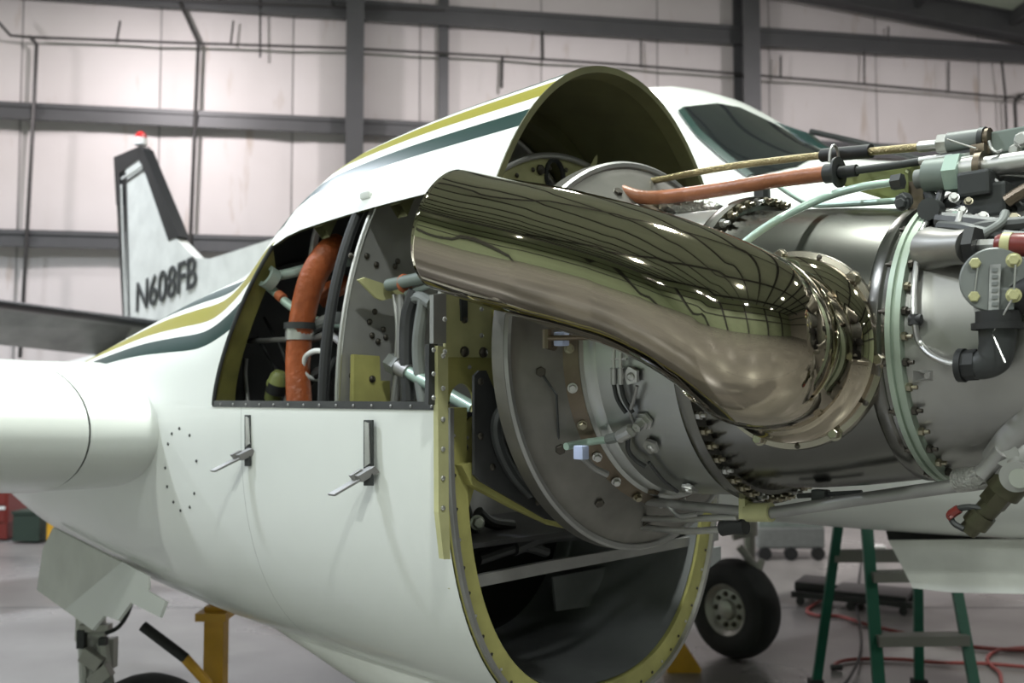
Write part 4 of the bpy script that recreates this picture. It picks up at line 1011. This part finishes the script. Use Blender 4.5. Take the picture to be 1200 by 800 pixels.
obj('air_line_tee', join(seg(on_s(642, 386, .11), on_s(642, 408, .11), .009, 10), seg(on_s(641, 404, .11), on_s(650, 406, .11), .007, 8)), bronze, EN)
obj('air_line', tube([on_s(684, 537, .12), on_s(696, 548, .12), on_s(712, 556, .13)], .0055, 10), alu_dull, EN)
# foil-lagged line behind the hose
obj('foil_lagging', tube(EP([(778, 238, .03), (800, 240, .03), (822, 244, .03), (842, 250, .04)]), [.016, .02, .019, .015], 14), mat('crumpled_foil', (.5, .49, .47), .35, 1, bump=1.0, bscale=90), EN)
obj('mount_lug', join(box(on_o(893, 228, -.02), EF*.01, EO*.012, EZ*.02), seg(on_o(893, 232, -.02), on_o(893, 222, -.02), .012, 10)), charcoal, EN, bevel=.003)

# ------------------------------------------------------------------ loose things on the hangar floor
# wing jack
jx = on_y(254, 712, 3.35)
J = thing('wing_jack', 'yellow aircraft jack post standing under the near nacelle', 'jack', V((jx.x, jx.y, 0)))
obj('post', wbox(jx.x-.032, jx.x+.032, jx.y-.032, jx.y+.032, .16, jx.z+.01), yellow, J, smooth=False)
obj('head_plate', join(wbox(jx.x-.05, jx.x+.05, jx.y-.07, jx.y+.07, jx.z-.03, jx.z-.005), seg(V((jx.x, jx.y, jx.z-.01)), V((jx.x, jx.y, jx.z+.06)), .022, 12)), yellow, J)
for a in (60, 180, 300):
    d = V((math.cos(R(a)), math.sin(R(a)), 0))
    obj('leg', seg(V((jx.x, jx.y, .2))+d*.03, V((jx.x, jx.y, .02))+d*.34, .02, 10), yellow, J)
h0, h1, h2 = on_y(243, 800, 3.2), on_y(216, 770, 3.2), on_y(167, 733, 3.2)
obj('pump_handle', tube([h1, h0, V((jx.x, jx.y, .35))], .016, 12, smooth=False), yellow, J)
obj('handle_grip', tube([h2, h1+(h1-h2)*.04], .0165, 14, smooth=False), rubber, J, label='black rubber grip')
# wheel chock / yellow stand by the far tyre
q = on_z(800, 782, 0.0)
T = thing('wheel_chock', 'small yellow wheel chock on the floor beside the far tyre', 'chock', V((q.x, q.y, 0)))
dx = V((1, .0, 0))
def prism(o, a, b, prof):
    n = len(prof); v = [V(o)+V(a)*x+EZ*z-V(b) for x, z in prof]+[V(o)+V(a)*x+EZ*z+V(b) for x, z in prof]
    return v, [tuple(range(n)), tuple(range(2*n-1, n-1, -1))]+[(i, (i+1) % n, (i+1) % n+n, i+n) for i in range(n)]
obj('wedge', prism(V((q.x, q.y, 0)), dx, V((0, .11, 0)), [(-.10, 0), (.08, 0), (.085, .02), (.0, .15), (-.06, .20), (-.10, .20)]), yellow, T, smooth=False)
obj('rope_handle', tube([V((q.x-.06, q.y-.06, .19)), V((q.x-.03, q.y-.07, .24)), V((q.x, q.y-.06, .16))], .01, 8), plastic_w, T)
# ladder
def lp(px, py, y): return on_y(px, py, y)
LAD = thing('stepladder', 'green fibreglass A-frame stepladder standing beyond the fuselage belly', 'ladder', V((2.0, 4.75, 0)))
def rail(a, b, wx=.035, wd=.022):
    """a upper pixel+depth, b lower pixel+depth, continued down to the floor and up to head height"""
    A, B = lp(*a), lp(*b); d = (B-A).normalized()
    b2 = A+d*((-A.z+.0)/d.z); a2 = A-d*((1.22-A.z)/-d.z)
    x = V((1, 0, 0)); y = d.cross(x).normalized()
    return join(box((a2+b2)/2, (b2-a2)/2, x*wx*.5, y*wd*.5)), a2, b2
rails = [((1016, 620, 4.70), (1029, 790, 4.45)), ((1112, 640, 4.70), (1141, 798, 4.45)), ((981, 625, 5.05), (957, 798, 5.25)), ((1075, 625, 5.05), (1077, 798, 5.25))]
ends = []
for a, b in rails:
    d, a2, b2 = rail(a, b, .052 if a[0] in (1016,) else .046)
    obj('rail', d, greenl, LAD, smooth=False); ends.append((a2, b2))
    obj('foot', box(b2+EZ*.02, V((.035, 0, 0)), V((0, .03, 0)), EZ*.02), rubber, LAD, smooth=False)
def at_h(i, z):
    a, b = ends[i]; t = (z-a.z)/(b.z-a.z); return a+(b-a)*t
for z in (.16, .42, .68, .94):
    a, b = at_h(0, z), at_h(1, z)
    obj('step', box((a+b)/2, (b-a)/2, V((0, .045, 0)), EZ*.022), ladder_step, LAD, smooth=False)
for z in (.70,):
    a, b = at_h(2, z), at_h(3, z)
    obj('rear_brace', box((a+b)/2, (b-a)/2, V((0, .012, 0)), EZ*.032), ladder_step, LAD, smooth=False)
a = (ends[0][0]+ends[1][0]+ends[2][0]+ends[3][0])/4
obj('top_cap', box(a, V((abs(ends[1][0].x-ends[2][0].x)/2+.03, 0, 0)), V((0, .2, 0)), EZ*.03), greenl, LAD, smooth=False)
# creeper
c1, c2 = on_z(928, 708, 0), on_z(1070, 722, 0)
cy = (c1+c2)/2; L_ = (c2-c1); ux = L_.normalized(); uy = V((-ux.y, ux.x, 0))
CR = thing('mechanic_creeper', 'low black mechanic creeper board lying on the floor behind the ladder', 'creeper', V((cy.x, cy.y, 0)))
hl = L_.length/2
for sg in (-1, 1): obj('side_rail', box(cy+uy*(.20*sg+.2)+EZ*.075, ux*hl, uy*.02, EZ*.02), charcoal, CR, smooth=False)
obj('pad', box(cy+uy*.2+ux*.12+EZ*.105, ux*(hl-.16), uy*.19, EZ*.02), pad_m, CR, bevel=.01)
obj('headrest', box(cy+uy*.2-ux*(hl-.12)+EZ*.125, ux*.11, uy*.17, EZ*.035), pad_m, CR, bevel=.015)
for fx in (-.85, 0, .85):
    for sg in (-1, 1):
        obj('caster', disc(cy+uy*(.2+.2*sg)+ux*(hl*fx)+EZ*.03-uy*.012, uy, .03, .024, 16), charcoal, CR)
# hoses and cord
def fl(px, py, r): 
    p = on_z(px, py, 0); return V((p.x, p.y, r))
def hose(name, pts, r, m, label, cat, group=None, lift=0.0):
    o = obj(name, tube([fl(x, y, r+.004) for x, y in pts], r, 8, sub=6), m); top(o, label, cat, group); o.location.z = lift; return o
hose('air_hose', [(966, 703), (952, 712), (946, 719), (960, 724), (985, 725), (1015, 734), (1060, 745), (1110, 756), (1160, 763), (1230, 765)], .012, hose_red, 'dull red air hose curling out from under the black creeper', 'hose')
hose('air_hose', [(976, 784), (984, 778), (1005, 775), (1050, 775), (1100, 779), (1150, 780), (1200, 784), (1240, 787)], .010, hose_red, 'bright red air hose running nearly straight across the floor at the ladder feet', 'hose')
hose('air_hose', [(1240, 759), (1190, 762), (1168, 765), (1157, 774), (1163, 784), (1172, 792), (1174, 812)], .010, hose_red, 'red hose with a hooked loop right of the ladder', 'hose')
hose('power_cord', [(1010, 655), (1006, 690), (1003, 712), (1009, 745), (1008, 775), (996, 802), (985, 815)], .008, rubber, 'thin black cord running along the floor beneath the ladder', 'cord', lift=.026)
p = fl(974, 786, .02); cpl = obj('hose_coupling', seg(p, p+V((.06, .0, 0)), .016, 10), charcoal); top(cpl, 'small dark coupling at the end of the bright red hose', 'coupling')
# tool cart far behind
c1 = on_z(886, 656, 0); TC = thing('tool_cart', 'low grey wheeled equipment cart by the back wall, behind the far tyre', 'cart', V((c1.x+.35, c1.y, 0)))
x0, y0 = c1.x+.02, c1.y
obj('body', wbox(x0, x0+.62, y0, y0+.5, .10, .30), pgrey, TC, smooth=False, bevel=.02)
obj('lid', prism(V((x0+.31, y0+.25, .30)), V((1, 0, 0)), V((0, .24, 0)), [(-.30, 0), (.31, 0), (.22, .05), (-.10, .12), (-.28, .10)]), ggrey, TC, smooth=False)
for fx in (.06, .30, .55): obj('wheel', disc(V((x0+fx, y0-.03, .06)), V((0, 1, 0)), .06, .05, 18), rubber, TC)
for fx in (.24, .42): obj('post', wbox(x0+fx, x0+fx+.035, y0+.2, y0+.235, .3, .62), charcoal, TC, smooth=False)
# other background pieces
def crate(name, px0, px1, pyb, hgt, dep, m, label, cat, parts=()):
    a, b = on_z(px0, pyb, 0), on_z(px1, pyb, 0); y = (a.y+b.y)/2
    t = thing(name, label, cat, V(((a.x+b.x)/2, y+dep/2, 0)))
    obj('body', wbox(a.x, b.x, y, y+dep, .02, hgt), m, t, smooth=False, bevel=.01); return t, a.x, b.x, y
t, xa, xb, y = crate('tool_cabinet', -70, 8, 634, .72, .5, red, 'red tool cabinet at the left edge beyond the wing', 'cabinet')
for z in (.2, .38, .56): obj('drawer', wbox(xa+.03, xb-.02, y-.014, y, z, z+.15), red, t, smooth=False, bevel=.004); obj('drawer_trim', wbox(xa+.03, xb-.02, y-.024, y-.012, z+.13, z+.16), plastic_w, t, smooth=False)
t, xa, xb, y = crate('storage_bin', 14, 46, 637, .30, .4, bin_green, 'dark green plastic bin on the floor beside the red cabinet', 'bin')
obj('lid', wbox(xa-.01, xb+.01, y-.01, y+.41, .30, .33), bin_green, t, smooth=False)
t, xa, xb, y = crate('equipment_case', 14, 40, 622, .50, .3, charcoal, 'black equipment case behind the dark green bin', 'case')
obj('lid', wbox(xa-.01, xb+.01, y-.01, y+.31, .50, .56), charcoal, t, smooth=False)
t, xa, xb, y = crate('yellow_stand', 54, 68, 639, .26, .2, yellow, 'small yellow stand showing above the near gear door', 'stand')
obj('top_plate', wbox(xa-.02, xb+.02, y-.02, y+.2, .26, .29), yellow, t, smooth=False)
t, xa, xb, y = crate('floor_bucket', 1025, 1038, 657, .12, .1, plastic_w, 'small white container on the floor glimpsed through the ladder', 'container')
obj('lid', wbox(xa-.005, xb+.005, y-.005, y+.105, .12, .135), plastic_w, t, smooth=False)
